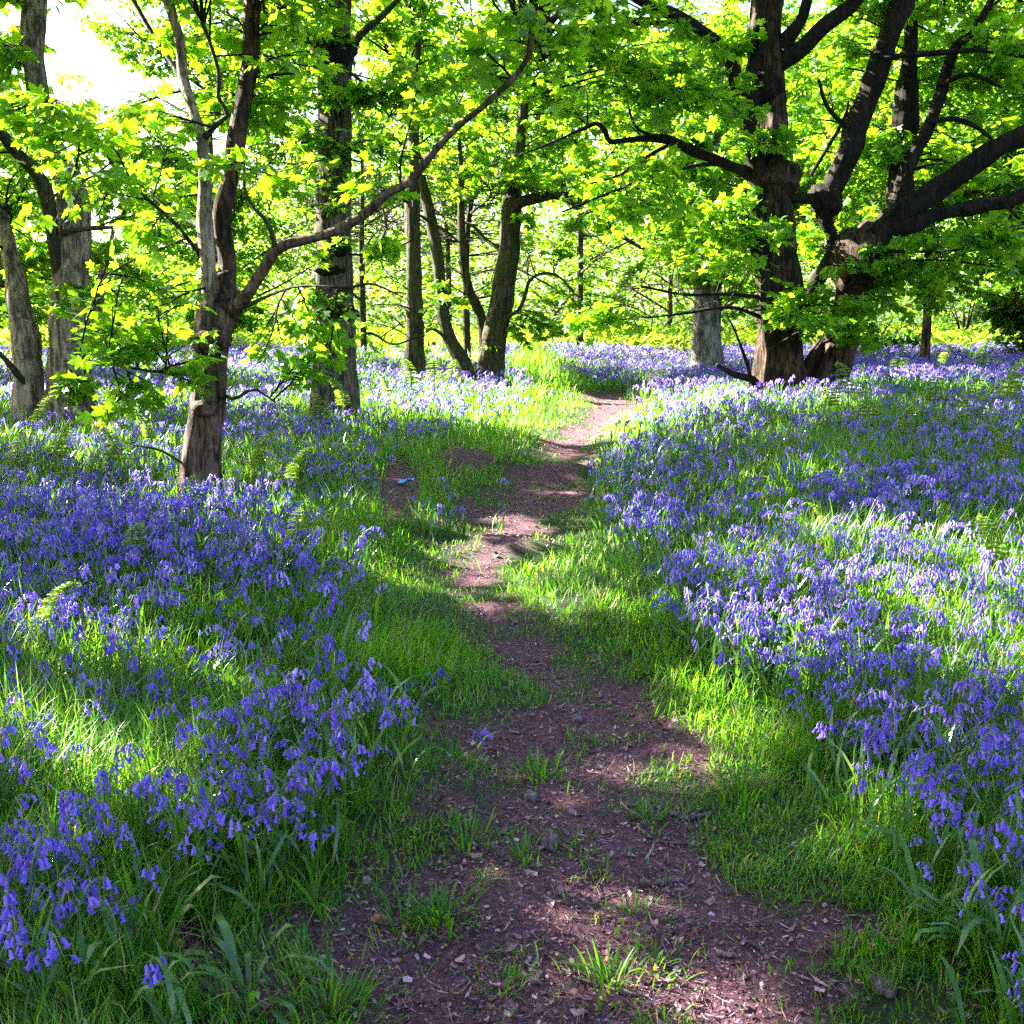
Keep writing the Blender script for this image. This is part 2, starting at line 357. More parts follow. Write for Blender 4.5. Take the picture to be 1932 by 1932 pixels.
def tube(mb, pts, rad, sides=10, n=None, rough=0.0, mi=0, rnd=.5, seed=0, flare=0, lobes=0, wob=1.0):
    PR = np.column_stack([np.asarray(pts, float), np.asarray(rad, float)])
    if n is None: n = max(3, len(PR))
    C = cmr(PR, n); P = C[:, :3]; r = np.maximum(C[:, 3], 1e-4)
    if rough:
        q = np.linspace(0, n / 5.0, n) + seed * 1.7
        taper = np.minimum(1, np.arange(n) / 4.0)[:, None]
        P = P + taper * (r * wob * min(1, rough * 3))[:, None] * np.stack([vnoise(q, q * 0 + 3) - .5, vnoise(q, q * 0 + 9) - .5, vnoise(q, q * 0 + 17) - .5], -1)
        r = r * (1 + min(.5, rough) * 1.3 * wob * (vnoise(q * 1.7, q * 0 + 40) - .5))
    T = np.gradient(P, axis=0); T /= np.maximum(np.linalg.norm(T, axis=1), 1e-9)[:, None]
    u = np.zeros_like(P); ref = np.array([0, 1., 0]) if abs(T[0, 1]) < .8 else np.array([1., 0, 0])
    for i in range(n):
        ref = ref - T[i] * ref.dot(T[i]); ref /= max(np.linalg.norm(ref), 1e-9); u[i] = ref
    w = np.cross(T, u)
    a = np.linspace(0, 2 * math.pi, sides, endpoint=False)
    L = np.concatenate([[0], np.cumsum(np.linalg.norm(np.diff(P, axis=0), axis=1))])
    k = np.ones((n, sides))
    if rough:
        rr = r.mean()
        ca, sa = np.cos(a), np.sin(a)
        k += rough * ((fbm(seed + 3 + 2.0 * ca[None] + L[:, None] / (rr * 5), seed + 2.0 * sa[None] + 0 * L[:, None], 3) - .5) * 1.4
                      + (fbm(seed + 6.0 * ca[None] + L[:, None] / (rr * 9), seed + 9 + 6.0 * sa[None], 2) - .5) * .6)
    if flare:
        f = np.exp(-L / flare)[:, None]
        k += f * (.45 + .35 * np.cos(lobes * a + seed)[None] + .2 * np.cos((lobes + 2) * a + 2 * seed)[None])
    V = P[:, None] + (u[:, None] * np.cos(a)[None, :, None] + w[:, None] * np.sin(a)[None, :, None]) * (r[:, None] * k)[..., None]
    i = np.arange(n - 1)[:, None] * sides; j = np.arange(sides)[None]; j2 = (j + 1) % sides
    F = np.stack([i + j, i + j2, i + sides + j2, i + sides + j], -1).reshape(-1, 4)
    V = np.vstack([V.reshape(-1, 3), P[-1] + T[-1] * r[-1] * .5])
    top = (n - 1) * sides
    cap = np.stack([top + np.arange(sides), top + (np.arange(sides) + 1) % sides, np.full(sides, n * sides)], -1)
    mb.add(V, [F, cap], mi, rnd)
def frames(D, Nn):
    """rotation matrices with y along D and z near Nn"""
    D = D / np.maximum(np.linalg.norm(D, axis=1), 1e-9)[:, None]
    X = np.cross(D, Nn); X /= np.maximum(np.linalg.norm(X, axis=1), 1e-9)[:, None]
    Z = np.cross(X, D)
    return np.stack([X, D, Z], -1)
def yaw(a):
    c, s_, z, o = np.cos(a), np.sin(a), np.zeros_like(a), np.ones_like(a)
    return np.stack([np.stack([c, -s_, z], -1), np.stack([s_, c, z], -1), np.stack([z, z, o], -1)], -2)
def lean(a, ax, an):
    """yaw a, then a tilt by angle an about the horizontal axis at angle ax"""
    Rz = yaw(a); k = np.stack([np.cos(ax), np.sin(ax), 0 * ax], -1); c = np.cos(an)[:, None, None]; s_ = np.sin(an)[:, None, None]
    K = np.zeros((len(a), 3, 3)); K[:, 0, 2] = k[:, 1]; K[:, 1, 2] = -k[:, 0]; K[:, 2, 0] = -k[:, 1]; K[:, 2, 1] = k[:, 0]
    Rk = np.eye(3)[None] * c + s_ * K + (1 - c) * np.einsum('mi,mj->mij', k, k)
    return np.einsum('mij,mjk->mik', Rk, Rz)

# leaf templates: a palmate sycamore leaf, a simpler one, and a folded far leaf; unit length, base at the origin, tip along +y
def palmate(h, cy=.38):
    h = np.array(h, float); l = h[::-1].copy(); l = l[(l[:, 0] > 0)]; l[:, 0] *= -1
    O = np.vstack([h, l]); V = np.vstack([[0, cy], O])
    z = -.22 * np.hypot(V[:, 0], V[:, 1] - cy) ** 1.5 + .10 * np.abs(V[:, 0])
    n = len(O); i = np.arange(n)
    return np.column_stack([V, z]), [np.stack([np.zeros(n, int), 1 + i, 1 + (i + 1) % n], -1)]
LEAF_A = palmate([(0, 0), (.16, -.07), (.40, .0), (.47, .16), (.30, .26), (.47, .40), (.60, .66), (.42, .64), (.22, .56), (.20, .78), (.10, .86), (0, 1.05)])
LEAF_B = palmate([(0, 0), (.30, -.04), (.44, .16), (.30, .27), (.58, .62), (.22, .56), (0, 1.05)])
LEAF_C = (np.array([(0, 0, 0), (.42, .45, -.03), (0, .5, -.16), (-.42, .45, -.03), (0, 1, -.22)]) * 1.0, [np.array([(0, 1, 2), (0, 2, 3), (1, 4, 2), (2, 4, 3)])])
LEAF_D = (np.array([(0, 0, 0), (.40, .5, .05), (0, 1, -.1), (-.40, .5, .05)]), [np.array([(0, 1, 2), (0, 2, 3)])])

def branchlet(mb, src, dst, r0, rng, tmpl, size, tw_mi, lf_mi, leaves=True, twl=.42, per=5, dens=1.0, low=1.0, start=.3, nocarve=False, droop=.12, vol=False):
    """a side branch from SRC to DST with alternate twigs and leaves spread in a loose flat layer"""
    src = np.asarray(src); dst = np.asarray(dst); D = dst - src; Ln = np.linalg.norm(D)
    if Ln < .15: return
    n = 7; t = np.linspace(0, 1, n)[:, None]
    sag = np.array([0, 0, 1.0]) * (np.sin(t * math.pi) * Ln * rng.uniform(-.02, .14))
    P = src + D * t + sag + np.cumsum(rng.normal(0, Ln * .022, (n, 3)), 0) * t
    tube(mb, P, np.linspace(r0, .006, n), 5, n * 2, 0, tw_mi)
    if not leaves: return
    K = max(4, int(Ln * (1 - start) / .16 * dens)) + 2
    u = np.linspace(start, 1, K); f = u * (n - 1); i = np.minimum(f.astype(int), n - 2); fr = (f - i)[:, None]
    B = P[i] * (1 - fr) + P[i + 1] * fr; T = P[i + 1] - P[i]; T /= np.linalg.norm(T, axis=1)[:, None]
    side = np.cross(T, np.array([0, 0, 1.0])); side /= np.maximum(np.linalg.norm(side, axis=1), 1e-6)[:, None]
    sg = np.where(np.arange(K) % 2, 1.0, -1.0)[:, None]
    td = T * rng.uniform(.5, 1.1, (K, 1)) + side * sg * rng.uniform(.5, 1.1, (K, 1)) + rng.normal(0, .18, (K, 3))
    td /= np.linalg.norm(td, axis=1)[:, None]
    tl = twl * (1.15 - .75 * (u - start) / (1 - start + 1e-6)) * rng.uniform(.6, 1.25, K) * min(1.6, max(.6, Ln / 1.6))
    tip = B + td * tl[:, None]; tip[:, 2] -= droop * tl
    # twigs as thin three-sided prisms
    w = np.cross(td, [0, 0, 1.0]); w /= np.maximum(np.linalg.norm(w, axis=1), 1e-6)[:, None]; h = np.cross(w, td)
    rr = .0065 + .002 * tl; V = []
    for a in (0, 2.1, 4.2): V.append(B + (w * math.cos(a) + h * math.sin(a)) * rr[:, None])
    V.append(tip); V = np.stack(V, 1).reshape(-1, 3); o = np.arange(K)[:, None] * 4
    mb.add(V, [np.concatenate([o + np.array([[0, 1, 3]]), o + np.array([[1, 2, 3]]), o + np.array([[2, 0, 3]])])], tw_mi)
    q = (np.arange(per) + .6) / per
    LP = (B[:, None] + (tip - B)[:, None] * q[None, :, None])
    LP = np.repeat(LP, 2, 1); m = per * 2
    ls = np.where(np.arange(m) % 2, 1.0, -1.0)[None, :, None]
    ld = td[:, None] * .7 + w[:, None] * ls * .9 + rng.normal(0, .35, (K, m, 3)); ld[..., 2] -= rng.uniform(.05, .7, (K, m))
    nm = np.array([0, 0, 1.0]) + rng.normal(0, .6, (K, m, 3))
    P_ = LP.reshape(-1, 3) + rng.normal(0, .02, (K * m, 3)); ld = ld.reshape(-1, 3); nm = nm.reshape(-1, 3)
    P_ = P_ + ld * .03
    keep = rng.random(len(P_)) < .92
    if not nocarve: keep &= carve(P_, rng, low, vol)
    P_, ld, nm = P_[keep], ld[keep], nm[keep]
    if not len(P_): return
    mb.scatter(tmpl, frames(ld, nm), P_, size * rng.uniform(.4, 1.3, len(P_)), np.clip(rng.normal(.5, .2, len(P_)) + rng.normal(0, .12), 0, 1), lf_mi, False)

# ------------------------------------------------------------------ terrain and sky setting
def grid_ground():
    ny, nx = 560, 420
    yy = -4 + np.geomspace(1.0, 420, ny); s = np.linspace(-1, 1, nx); tt = np.sign(s) * (np.abs(s) ** 1.5) * 2.2
    Y = np.repeat(yy[:, None], nx, 1); X = (yy[:, None] + 4) * tt[None]
    Z = height(X, Y)
    mb = MB(); i = np.arange(ny - 1)[:, None] * nx; j = np.arange(nx - 1)[None]
    F = np.stack([i + j, i + j + 1, i + nx + j + 1, i + nx + j], -1).reshape(-1, 4)
    mb.add(np.stack([X, Y, Z], -1).reshape(-1, 3), [F])
    o = mb.build('ground', M['soil'])
    a = o.data.attributes.new('dirt', 'FLOAT', 'POINT'); a.data.foreach_set('value', dirtness(X.ravel(), Y.ravel()).astype(np.float32))
    tag(o, 'woodland floor of purplish brown earth with a trodden footpath', None, None, 'structure')
grid_ground()

# ------------------------------------------------------------------ trees
for px, py, Y, rx, ry, rd, k in [(220,660,8.0,220,110,1.0,.8),(240,420,8.1,240,170,1.1,.7),(400,150,8.4,260,170,1.3,.7),(600,600,8.3,130,110,.8,.6),(80,350,14.5,200,330,1.8,.75),(620,250,15,300,260,1.8,.6),(900,400,19,260,250,2,.55),(1250,430,15,200,150,1.5,.35)]:
    LIT_VOL.append((at(px, py, Y), np.array([rx * pxm(Y), rd, ry * pxm(Y)]), k))
def px_limb(Y0, rows):
    """rows (px, py, depth offset, width in px) -> points, radii"""
    P = []; r = []
    for px, py, dy, w in rows:
        P.append(at(px, py, Y0 + dy)); r.append(w * .5 * pxm(Y0 + dy))
    return np.array(P), np.array(r)
class Tree:
    def __init__(s, name, label, cat, px, py, bark_m, limb_m=None, group=None, seed=1, Y=None, lf='leaf', tw='twig'):
        g = ground_at(px, py)
        s.Y = g[1] if Y is None else Y
        s.base = np.array([g[0], s.Y, float(height(g[0], s.Y))])
        s.root = thing(name, label, cat, s.base, group)
        s.bm = M[bark_m]; s.lm = M[limb_m or bark_m]; s.rng = np.random.default_rng(seed); s.seed = seed
        s.crown = MB(); s.thin = {11: .62, 12: .75, 13: .75, 17: .95}.get(seed, 1.0); s.nodes = []; s.lf = M[lf]; s.tw = M[tw]; s.cmats = [s.tw, s.lf]
    def _nodes(s, P, r):
        C = cmr(np.column_stack([P, r]), 24); s.nodes.append(C)
    def trunk(s, stems, sides=20, rough=.16, flare=.35):
        mb = MB()
        for k, rows in enumerate(stems):
            P, r = px_limb(s.Y, rows)
            if k == 0 or rows[0][1] > 600:
                P = np.vstack([P[0] - [0, 0, .65], P]); r = np.concatenate([[r[0] * 1.05], r])
            L = np.linalg.norm(np.diff(P, axis=0), axis=1).sum()
            tube(mb, P, r, sides, max(12, int(L / max(.05, r.mean() * .35))), rough, 0, .5, s.seed * 7 + k * 3, flare if rows[0][1] > 600 else 0, 4, .22)
            s._nodes(P, r)
        mb.build('trunk', s.bm, s.root, s.base)
    def limb(s, rows, sides=10, rough=.26, label=None, bk=None):
        P, r = px_limb(s.Y, rows); mb = MB()
        L = np.linalg.norm(np.diff(P, axis=0), axis=1).sum()
        tube(mb, P, r, sides, max(8, int(L / .08)), rough, 0, .5, s.seed * 5 + rows[0][0])
        o = mb.build('limb', M[bk] if bk else s.lm, s.root, s.base)
        if label: o['label'] = label
        s._nodes(P, r)
        return o
    def wlimb(s, pts, rad, name='limb'):
        mb = MB(); tube(mb, pts, rad, 8, max(6, len(pts) * 3), .1, 0, .5, s.seed + len(s.nodes))
        mb.build(name, s.lm, s.root, s.base); s._nodes(np.asarray(pts), np.asarray(rad))
    def foliage(s, cx, cy, rx, ry, n, dY=0.0, rd=1.2, tmpl=LEAF_A, size=.14, flat=True, **k):
        """n leafy branches reaching into an ellipsoid (photo px for centre and radii, metres in depth)"""
        c = at(cx, cy, s.Y + dY); R_ = np.array([rx, 0, ry]) * pxm(s.Y + dY); R_[1] = rd
        s.foliage_w(c, R_, n, tmpl, size, **k)
    def foliage_w(s, c, R_, n, tmpl=LEAF_C, size=.18, reach=1.0, **k):
        rng = s.rng; ND = np.concatenate(s.nodes)
        for _ in range(max(2, int(round(n * (s.thin if n < 25 else 1.35))))):
            q = rng.normal(0, 1, 3); q /= np.linalg.norm(q); q *= rng.random() ** .4
            T = c + q * R_
            d = np.linalg.norm(ND[:, :3] - T, axis=1) + .8 * np.maximum(ND[:, 2] - T[2] - .2, 0) + rng.random(len(ND)) * .5
            i = int(np.argmin(d)); S = ND[i, :3]
            ln = np.linalg.norm(T - S); mx = 3.2 * reach
            if ln > mx:                       # a long reach: start from a node part of the way, on an invisible-thin continuation of the limb
                S = S + (T - S) * (1 - mx / ln) * .0
            st = k.get('start', max(.25, 1 - 1.9 / max(ln, .1)))
            kk = dict(k); kk['start'] = st
            branchlet(s.crown, S, T, min(.008 + .007 * ln, max(.008, ND[i, 3] * .5)), rng, tmpl, size, 0, 1, **kk)
    def done(s):
        if s.crown.n: s.crown.build('crown', s.cmats, s.root, s.base)
        return s.root

rb = np.random.default_rng(5)
def burr(t, bx, by, bw, bh, dy, mk='bark_limb', dep=.10, name='burr'):
    c = at(bx, by, t.Y + dy); rr = np.array([bw * .5 * pxm(t.Y), dep, bh * .62 * pxm(t.Y)]); mb = MB(); nu, nv = 22, 14
    th = np.linspace(0, 2 * math.pi, nu, endpoint=False)[None]; ph = np.linspace(.05, math.pi - .05, nv)[:, None]
    d = np.stack([np.sin(ph) * np.cos(th), np.sin(ph) * np.sin(th), np.cos(ph) + 0 * th], -1)
    k = .72 + .75 * fbm(d[..., 0] * 3 + bx, d[..., 2] * 3 + by + d[..., 1] * 2, 3)
    V = (c + d * k[..., None] * rr).reshape(-1, 3)
    i = np.arange(nv - 1)[:, None] * nu; j = np.arange(nu)[None]
    mb.add(V, [np.stack([i + j, i + nu + j, i + nu + (j + 1) % nu, i + (j + 1) % nu], -1).reshape(-1, 4)])
    mb.build(name, M[mk], t.root, t.base)
    return c

# --- leaning reddish tree, left of the path
t = Tree('sycamore_tree', 'leaning reddish sycamore with a long bare limb stretching right across the wood', 'tree', 378, 948, 'bark_pink', 'bark_olive', None, 11)
t.trunk([[(374,905,0,64),(379,840,0,58),(393,760,0,55),(396,700,0,54),(402,640,0,60),(412,590,0,66),(418,560,0,56)]], 30, .3, .6)
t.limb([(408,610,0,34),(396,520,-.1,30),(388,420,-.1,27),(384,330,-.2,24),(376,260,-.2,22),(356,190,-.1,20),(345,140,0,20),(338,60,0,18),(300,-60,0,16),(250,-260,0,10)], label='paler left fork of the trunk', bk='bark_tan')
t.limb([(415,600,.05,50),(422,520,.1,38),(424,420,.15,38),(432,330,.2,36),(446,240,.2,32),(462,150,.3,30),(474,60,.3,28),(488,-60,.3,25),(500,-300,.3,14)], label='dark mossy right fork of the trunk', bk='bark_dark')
t.limb([(425,585,0,34),(455,570,-.15,24),(490,520,-.3,21),(520,478,-.4,20),(565,455,-.5,19),(625,436,-.55,18),(680,405,-.6,17),(730,365,-.7,16),(775,345,-.75,15),(810,300,-.8,14),(860,245,-.9,13),(920,195,-1,12),(975,140,-1,10),(1002,95,-1,9),(1010,60,-1,7),(1075,10,-1.1,5)], label='long bare limb rising to the right', bk='bark_branch')
t.limb([(522,478,-.4,11),(505,420,-.5,9),(475,385,-.5,7),(462,350,-.5,6),(462,300,-.5,4)])
t.limb([(384,262,-.2,12),(410,232,-.3,11),(430,215,-.3,9),(410,185,-.4,8),(412,140,-.4,8),(395,80,-.4,7),(380,40,-.5,6)])
t.limb([(352,165,0,10),(322,120,.2,9),(290,70,.3,8),(250,0,.4,7),(200,-80,.5,5)])
t.limb([(392,500,0,9),(330,420,-.3,8),(260,360,-.5,6),(170,260,-.8,5),(90,190,-1,3)])
t.limb([(398,440,0,8),(330,400,.3,7),(290,370,.4,5)])
t.limb([(372,690,-.1,8),(300,700,-.5,6),(220,690,-.8,5),(120,680,-1.1,3)])
t.limb([(440,590,0,8),(500,560,-.4,7),(560,540,-.6,5),(640,540,-.8,3)])
t.limb([(352,878,0,6),(300,850,-.3,5),(250,840,-.4,3)], 6); t.limb([(420,745,.1,7),(445,752,-.2,6),(480,735,-.3,5),(520,760,-.4,3)], 6)
for a in [(190,655,120,36,6,-.9,.5),(300,690,90,40,5,-.6,.5),(270,735,60,34,3,-.8,.4),(300,620,80,50,6,-.3,.6),(240,560,110,60,4,-.4,.7),(570,570,90,35,4,-.3,.5),(600,640,80,40,4,-.7,.5),(520,690,70,50,4,-.5,.5),
          (420,440,80,90,4,.9,.5),(260,430,140,110,12,-.6,.9),(150,330,110,120,9,-.7,.9),(310,240,110,110,9,.3,.9),(430,120,120,110,12,.7,.8),(390,20,150,60,12,.2,.9),(560,130,110,110,7,.5,1.0),
          (540,30,120,60,6,.4,1),(130,215,110,70,6,-.8,.8),(900,90,120,80,4,-1,.7),(1080,50,120,60,5,-1,.8),(1000,30,120,40,3,-.8,.8),(700,250,100,110,3,-.6,.7),(470,300,80,80,4,-.3,.5)]:
    t.foliage(*a[:5], dY=a[5], rd=a[6], tmpl=LEAF_A, size=.102, low=.8, dens=.85, per=4, twl=.6)
for a in [(398,640,66,40,-.05,'bark_pink',.15),(434,572,48,50,0,'bark_dark',.13),(388,770,50,30,-.05,'bark_pink',.13),(414,540,56,40,.05,'bark_dark',.12)]: burr(t, *a[:5], a[5], a[6])
t.foliage(420, -330, 420, 270, 60, 0, 2.4, LEAF_C, .17, dens=.8, per=4)
t.foliage(380, -620, 360, 170, 30, 0, 2.2, LEAF_C, .17, dens=.8, per=4)
t.done()

# --- far left tree with a crooked pale stem and a short broken stem at its foot
t = Tree('sycamore_tree', 'crooked pale grey tree at the left edge with a short stub stem at its foot', 'tree', 122, 818, 'bark_tan', 'bark_olive', None, 12)
t.trunk([[(122,785,0,82),(126,700,0,62),(130,600,0,58),(136,500,0,56),(140,420,0,56),(136,360,0,50),(112,310,0,44),(92,260,0,42),(74,190,.1,40),(64,120,.1,38),(66,40,.1,42),(72,-60,.1,36),(90,-300,.2,22)],
         [(56,770,.2,52),(52,700,.2,48),(46,640,.2,50),(36,590,.2,46),(28,520,.3,36),(18,480,.3,30),(2,400,.4,20)],
         [(160,700,.3,24),(172,620,.4,22),(186,560,.5,20),(198,500,.7,14),(215,430,1,8)]], 24, .3, .6)
t.limb([(112,520,-.1,26),(102,450,-.2,24),(94,390,-.2,24),(82,350,-.3,26),(58,315,-.4,24),(30,285,-.5,22),(0,250,-.6,20),(-60,200,-.8,14)], label='dark fork curving up to the left edge')
t.limb([(62,100,.1,22),(20,92,0,18),(-40,85,-.2,15),(-120,60,-.3,10)])
t.limb([(118,440,-.2,12),(170,430,-.5,9),(240,428,-.8,6)]); t.limb([(52,730,.1,14),(20,690,-.2,11),(-20,650,-.4,9)])
for a in [(60,560,90,60,5,1.0,1),(30,230,90,120,9,.9,1.2),(220,420,90,120,8,.5,1.3),(230,560,110,90,9,.4,1.5),(50,420,70,90,6,1.2,1.0),(30,650,60,40,3,.8,.8),(150,740,40,30,2,-.4,.4),(10,80,70,90,5,.9,1.0),(300,330,110,110,7,1,1.5),(230,650,90,50,5,.6,1)]:
    t.foliage(*a[:5], dY=a[5], rd=a[6], tmpl=LEAF_B, size=.14, low=.8)
t.foliage(60, -260, 330, 200, 60, 0, 3.0, LEAF_C, .19, dens=.8, per=4, vol=True); t.foliage(-160, 120, 200, 260, 45, -.5, 3.0, LEAF_C, .17, dens=.8, per=4)
t.done()

# --- straight grey trunk
t = Tree('oak_tree', 'straight grey ridged trunk with dark burrs and leafy shoots, left of the path', 'tree', 632, 806, 'bark_grey', 'bark_olive', None, 13)
t.trunk([[(632,772,0,82),(631,720,0,76),(631,650,0,72),(631,560,0,68),(630,460,0,66),(629,350,0,64),(629,250,0,62),(629,170,0,60),(630,110,0,62),(634,60,0,50),(638,0,0,44),(640,-120,0,36),(645,-320,0,20)]], 34, .16, .6)
t.limb([(618,100,0,28),(590,70,-.2,26),(560,40,-.4,26),(525,10,-.6,24),(480,-40,-.8,18),(420,-140,-1,10)])
t.limb([(630,105,-.2,16),(612,70,-.4,14),(585,40,-.6,12),(560,-20,-.7,8)])
t.limb([(645,105,-.1,18),(672,80,-.3,15),(700,50,-.4,13),(735,15,-.5,11),(790,-30,-.7,7)])
for rw in [[(652,275,-.2,8),(690,300,-.5,7),(715,350,-.7,6),(730,430,-.8,3)],[(652,130,-.2,8),(700,170,-.5,7),(735,220,-.7,5)],[(655,640,-.2,7),(700,628,-.5,6),(740,650,-.6,4),(790,635,-.7,3)],[(655,545,-.2,6),(700,535,-.4,5),(760,560,-.6,3)],[(660,480,-.1,5),(720,480,-.4,4),(800,440,-.6,2)]]:
    t.limb(rw, 6)
for bx, by, bw, bh in [(634,95,62,44),(640,300,26,16),(652,330,20,12),(652,372,18,14),(618,408,22,18),(625,510,54,16),(638,590,64,22),(640,470,34,20),(600,720,24,20),(612,375,16,10)]:
    c = burr(t, bx, by, bw, bh, -.27 + .012 * abs(bx - 632))
    for _ in range(3):
        a = rb.uniform(-1, 1); branchlet(t.crown, c, c + np.array([a * .3, -rb.uniform(.1, .35), rb.uniform(-.05, .3)]), .006, rb, LEAF_B, .075, 0, 1, twl=.12, per=2, start=.3, nocarve=True)
for a in [(480,110,110,90,10,-.4,1.3),(560,200,90,60,6,-.5,1),(760,120,110,100,12,-.4,1.3),(720,300,80,80,6,-.5,1.0),(720,480,80,60,6,-.4,1.0),(770,620,70,40,5,-.5,.8),(620,160,60,30,4,-.6,.4),(560,330,60,60,4,-.2,.8),(620,560,60,25,3,-.6,.3),(850,210,90,110,7,-.3,1.3)]:
    t.foliage(*a[:5], dY=a[5], rd=a[6], tmpl=LEAF_B, size=.12, low=.8)
t.foliage(600, -260, 420, 200, 80, 0, 3.0, LEAF_C, .17, dens=.8, per=4)
t.done()

# --- slender far trunk, the coppiced pair by the path, far pale trunk
t = Tree('slender_tree', 'slender dark trunk with a fern at its foot, standing behind the flower drift', 'tree', 783, 700, 'bark_olive', None, None, 14, 21.5)
t.trunk([[(784,694,0,34),(783,620,0,30),(781,540,0,28),(779,440,0,27),(778,370,0,28),(780,300,0,22),(784,180,0,16),(790,60,0,10)]], 16, .2, .6)
t.limb([(779,380,0,9),(730,372,-.3,7),(690,350,-.5,4)], 6); t.limb([(780,400,0,8),(830,430,.3,6),(870,460,.4,3)], 6)
for a in [(760,330,90,80,7,0,1.6),(800,200,110,110,10,0,1.8),(700,560,70,60,4,0,1.4),(830,600,60,50,4,0,1.2),(790,60,120,80,9,0,1.8)]:
    t.foliage(*a[:5], dY=a[5], rd=a[6], tmpl=LEAF_C, size=.15, low=.8)
t.done()
t = Tree('coppiced_tree', 'coppiced tree with several splayed mossy stems where the grassy path bends', 'tree', 905, 730, 'bark_olive', None, None, 15)
t.trunk([[(925,705,0,44),(930,650,0,42),(944,580,0,40),(956,500,0,40),(964,420,0,40),(966,385,0,38),(972,340,.1,24),(985,230,.2,18),(1000,100,.3,10)],
         [(880,702,-.1,26),(856,655,-.1,24),(840,610,-.1,23),(832,540,-.1,22),(820,450,-.1,22),(806,380,-.1,21),(794,338,-.1,18),(775,230,0,12),(760,120,0,7)],
         [(914,704,.2,24),(914,640,.2,20),(905,590,.2,18),(886,545,.2,17),(874,490,.2,16),(870,400,.2,13),(868,300,.3,9),(862,200,.3,6)]], 18, .24, .6)
t.limb([(966,398,-.1,26),(985,385,-.2,22),(1020,372,-.3,18),(1050,368,-.4,16),(1075,378,-.5,12),(1105,405,-.6,11),(1140,418,-.7,9),(1180,450,-.8,7),(1230,480,-.9,4)], label='limb arching out to the right')
t.limb([(950,600,-.1,10),(980,580,-.3,8),(1000,530,-.4,7),(1030,515,-.5,7),(1060,525,-.6,5),(1090,560,-.7,3)], 6)
t.limb([(946,470,0,10),(915,450,.2,8),(890,425,.3,6),(840,410,.5,4)], 6); t.limb([(852,650,-.1,9),(825,625,-.3,7),(790,615,-.4,4)], 6)
for a in [(900,350,130,60,10,0,1.3),(1070,460,110,60,10,-.3,1.2),(1130,540,90,50,7,-.4,1.0),(830,560,70,40,6,-.1,1.0),(1010,290,130,80,12,0,1.5),(880,220,130,90,12,0,1.6),(1020,620,60,30,5,-.3,.8),(900,630,40,30,3,-.3,.6),(960,130,160,100,14,0,1.8),(1060,560,60,40,4,-.2,.8),(1100,260,150,110,14,.3,1.8),(1200,100,170,100,14,.6,1.8),(1050,60,150,80,10,.5,1.6)]:
    t.foliage(*a[:5], dY=a[5], rd=a[6], tmpl=LEAF_B, size=.14, low=.8)
t.foliage(900, -190, 420, 240, 80, 0, 3.2, LEAF_C, .18, dens=.8, per=4)  # unseen upper crown, added to shade the slope on the right
t.done()
t = Tree('beech_tree', 'pale grey trunk standing in the far sunlit flowers behind the overhanging spray', 'tree', 1335, 676, 'bark_pale', None, None, 16, 27)
t.trunk([[(1336,684,0,54),(1334,640,0,50),(1333,590,0,47),(1333,500,0,43),(1336,400,0,36),(1342,320,0,28),(1352,220,0,20),(1360,100,0,13),(1370,0,0,7)]], 20, .12, .6)
t.limb([(1331,330,0,18),(1300,280,-.4,14),(1250,240,-.8,9)], 8); t.limb([(1332,280,0,18),(1380,220,-.3,14),(1430,170,-.6,9)], 8)
for a in [(1260,250,130,110,10,0,2.2),(1400,200,130,110,10,0,2.2),(1330,80,170,110,14,0,2.4),(1400,560,60,50,4,0,1.5),(1340,430,110,90,16,-1.6,1.2),(1330,300,120,80,14,-1.6,1.4),(1280,500,60,60,4,0,1.5)]:
    t.foliage(*a[:5], dY=a[5], rd=a[6], tmpl=LEAF_C, size=.2, low=.8)
t.done()

# --- the big twin-trunked tree on the right
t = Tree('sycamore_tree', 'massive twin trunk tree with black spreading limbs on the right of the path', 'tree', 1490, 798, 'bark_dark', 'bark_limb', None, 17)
t.trunk([[(1472,762,0,92),(1474,700,0,78),(1474,620,0,66),(1474,540,0,60),(1466,460,0,60),(1456,380,0,62),(1450,300,0,58),(1456,220,0,56),(1452,140,0,58),(1444,80,0,56),(1450,0,0,52),(1452,-140,0,46),(1460,-360,0,26)],
         [(1555,742,.25,84),(1572,680,.2,66),(1590,620,.15,58),(1604,560,.1,60),(1612,515,.1,74),(1616,485,.1,76),(1632,455,.1,60),(1656,430,.05,54)],
         [(1512,758,.05,46),(1520,715,.1,26),(1535,670,.15,18),(1560,630,.2,12)],
         [(1446,768,-.2,30),(1450,700,-.26,24),(1446,620,-.22,22),(1440,540,-.16,22),(1432,470,-.1,22)]], 48, .5, .65)
L_ = t.limb
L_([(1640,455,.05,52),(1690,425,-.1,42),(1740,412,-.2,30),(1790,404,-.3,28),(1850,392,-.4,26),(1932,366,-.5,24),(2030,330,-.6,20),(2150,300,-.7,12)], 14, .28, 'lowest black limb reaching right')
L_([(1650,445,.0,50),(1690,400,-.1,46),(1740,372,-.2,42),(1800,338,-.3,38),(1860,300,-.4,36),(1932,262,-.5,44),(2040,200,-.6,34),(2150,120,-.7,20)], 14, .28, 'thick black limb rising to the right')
L_([(1545,385,.1,34),(1560,370,.1,40),(1585,320,.1,40),(1612,255,.1,40),(1640,190,.1,40),(1668,120,.1,40),(1690,50,.1,40),(1704,-20,.1,36),(1740,-200,.2,22)], 14, .28, 'upright stem leaning right')
L_([(1470,372,-.05,20),(1505,372,-.05,18),(1535,376,.05,22),(1560,380,.1,24)], 10)
L_([(1500,600,.2,30),(1570,480,.2,26),(1560,420,.15,28),(1565,375,.1,30)], 10)
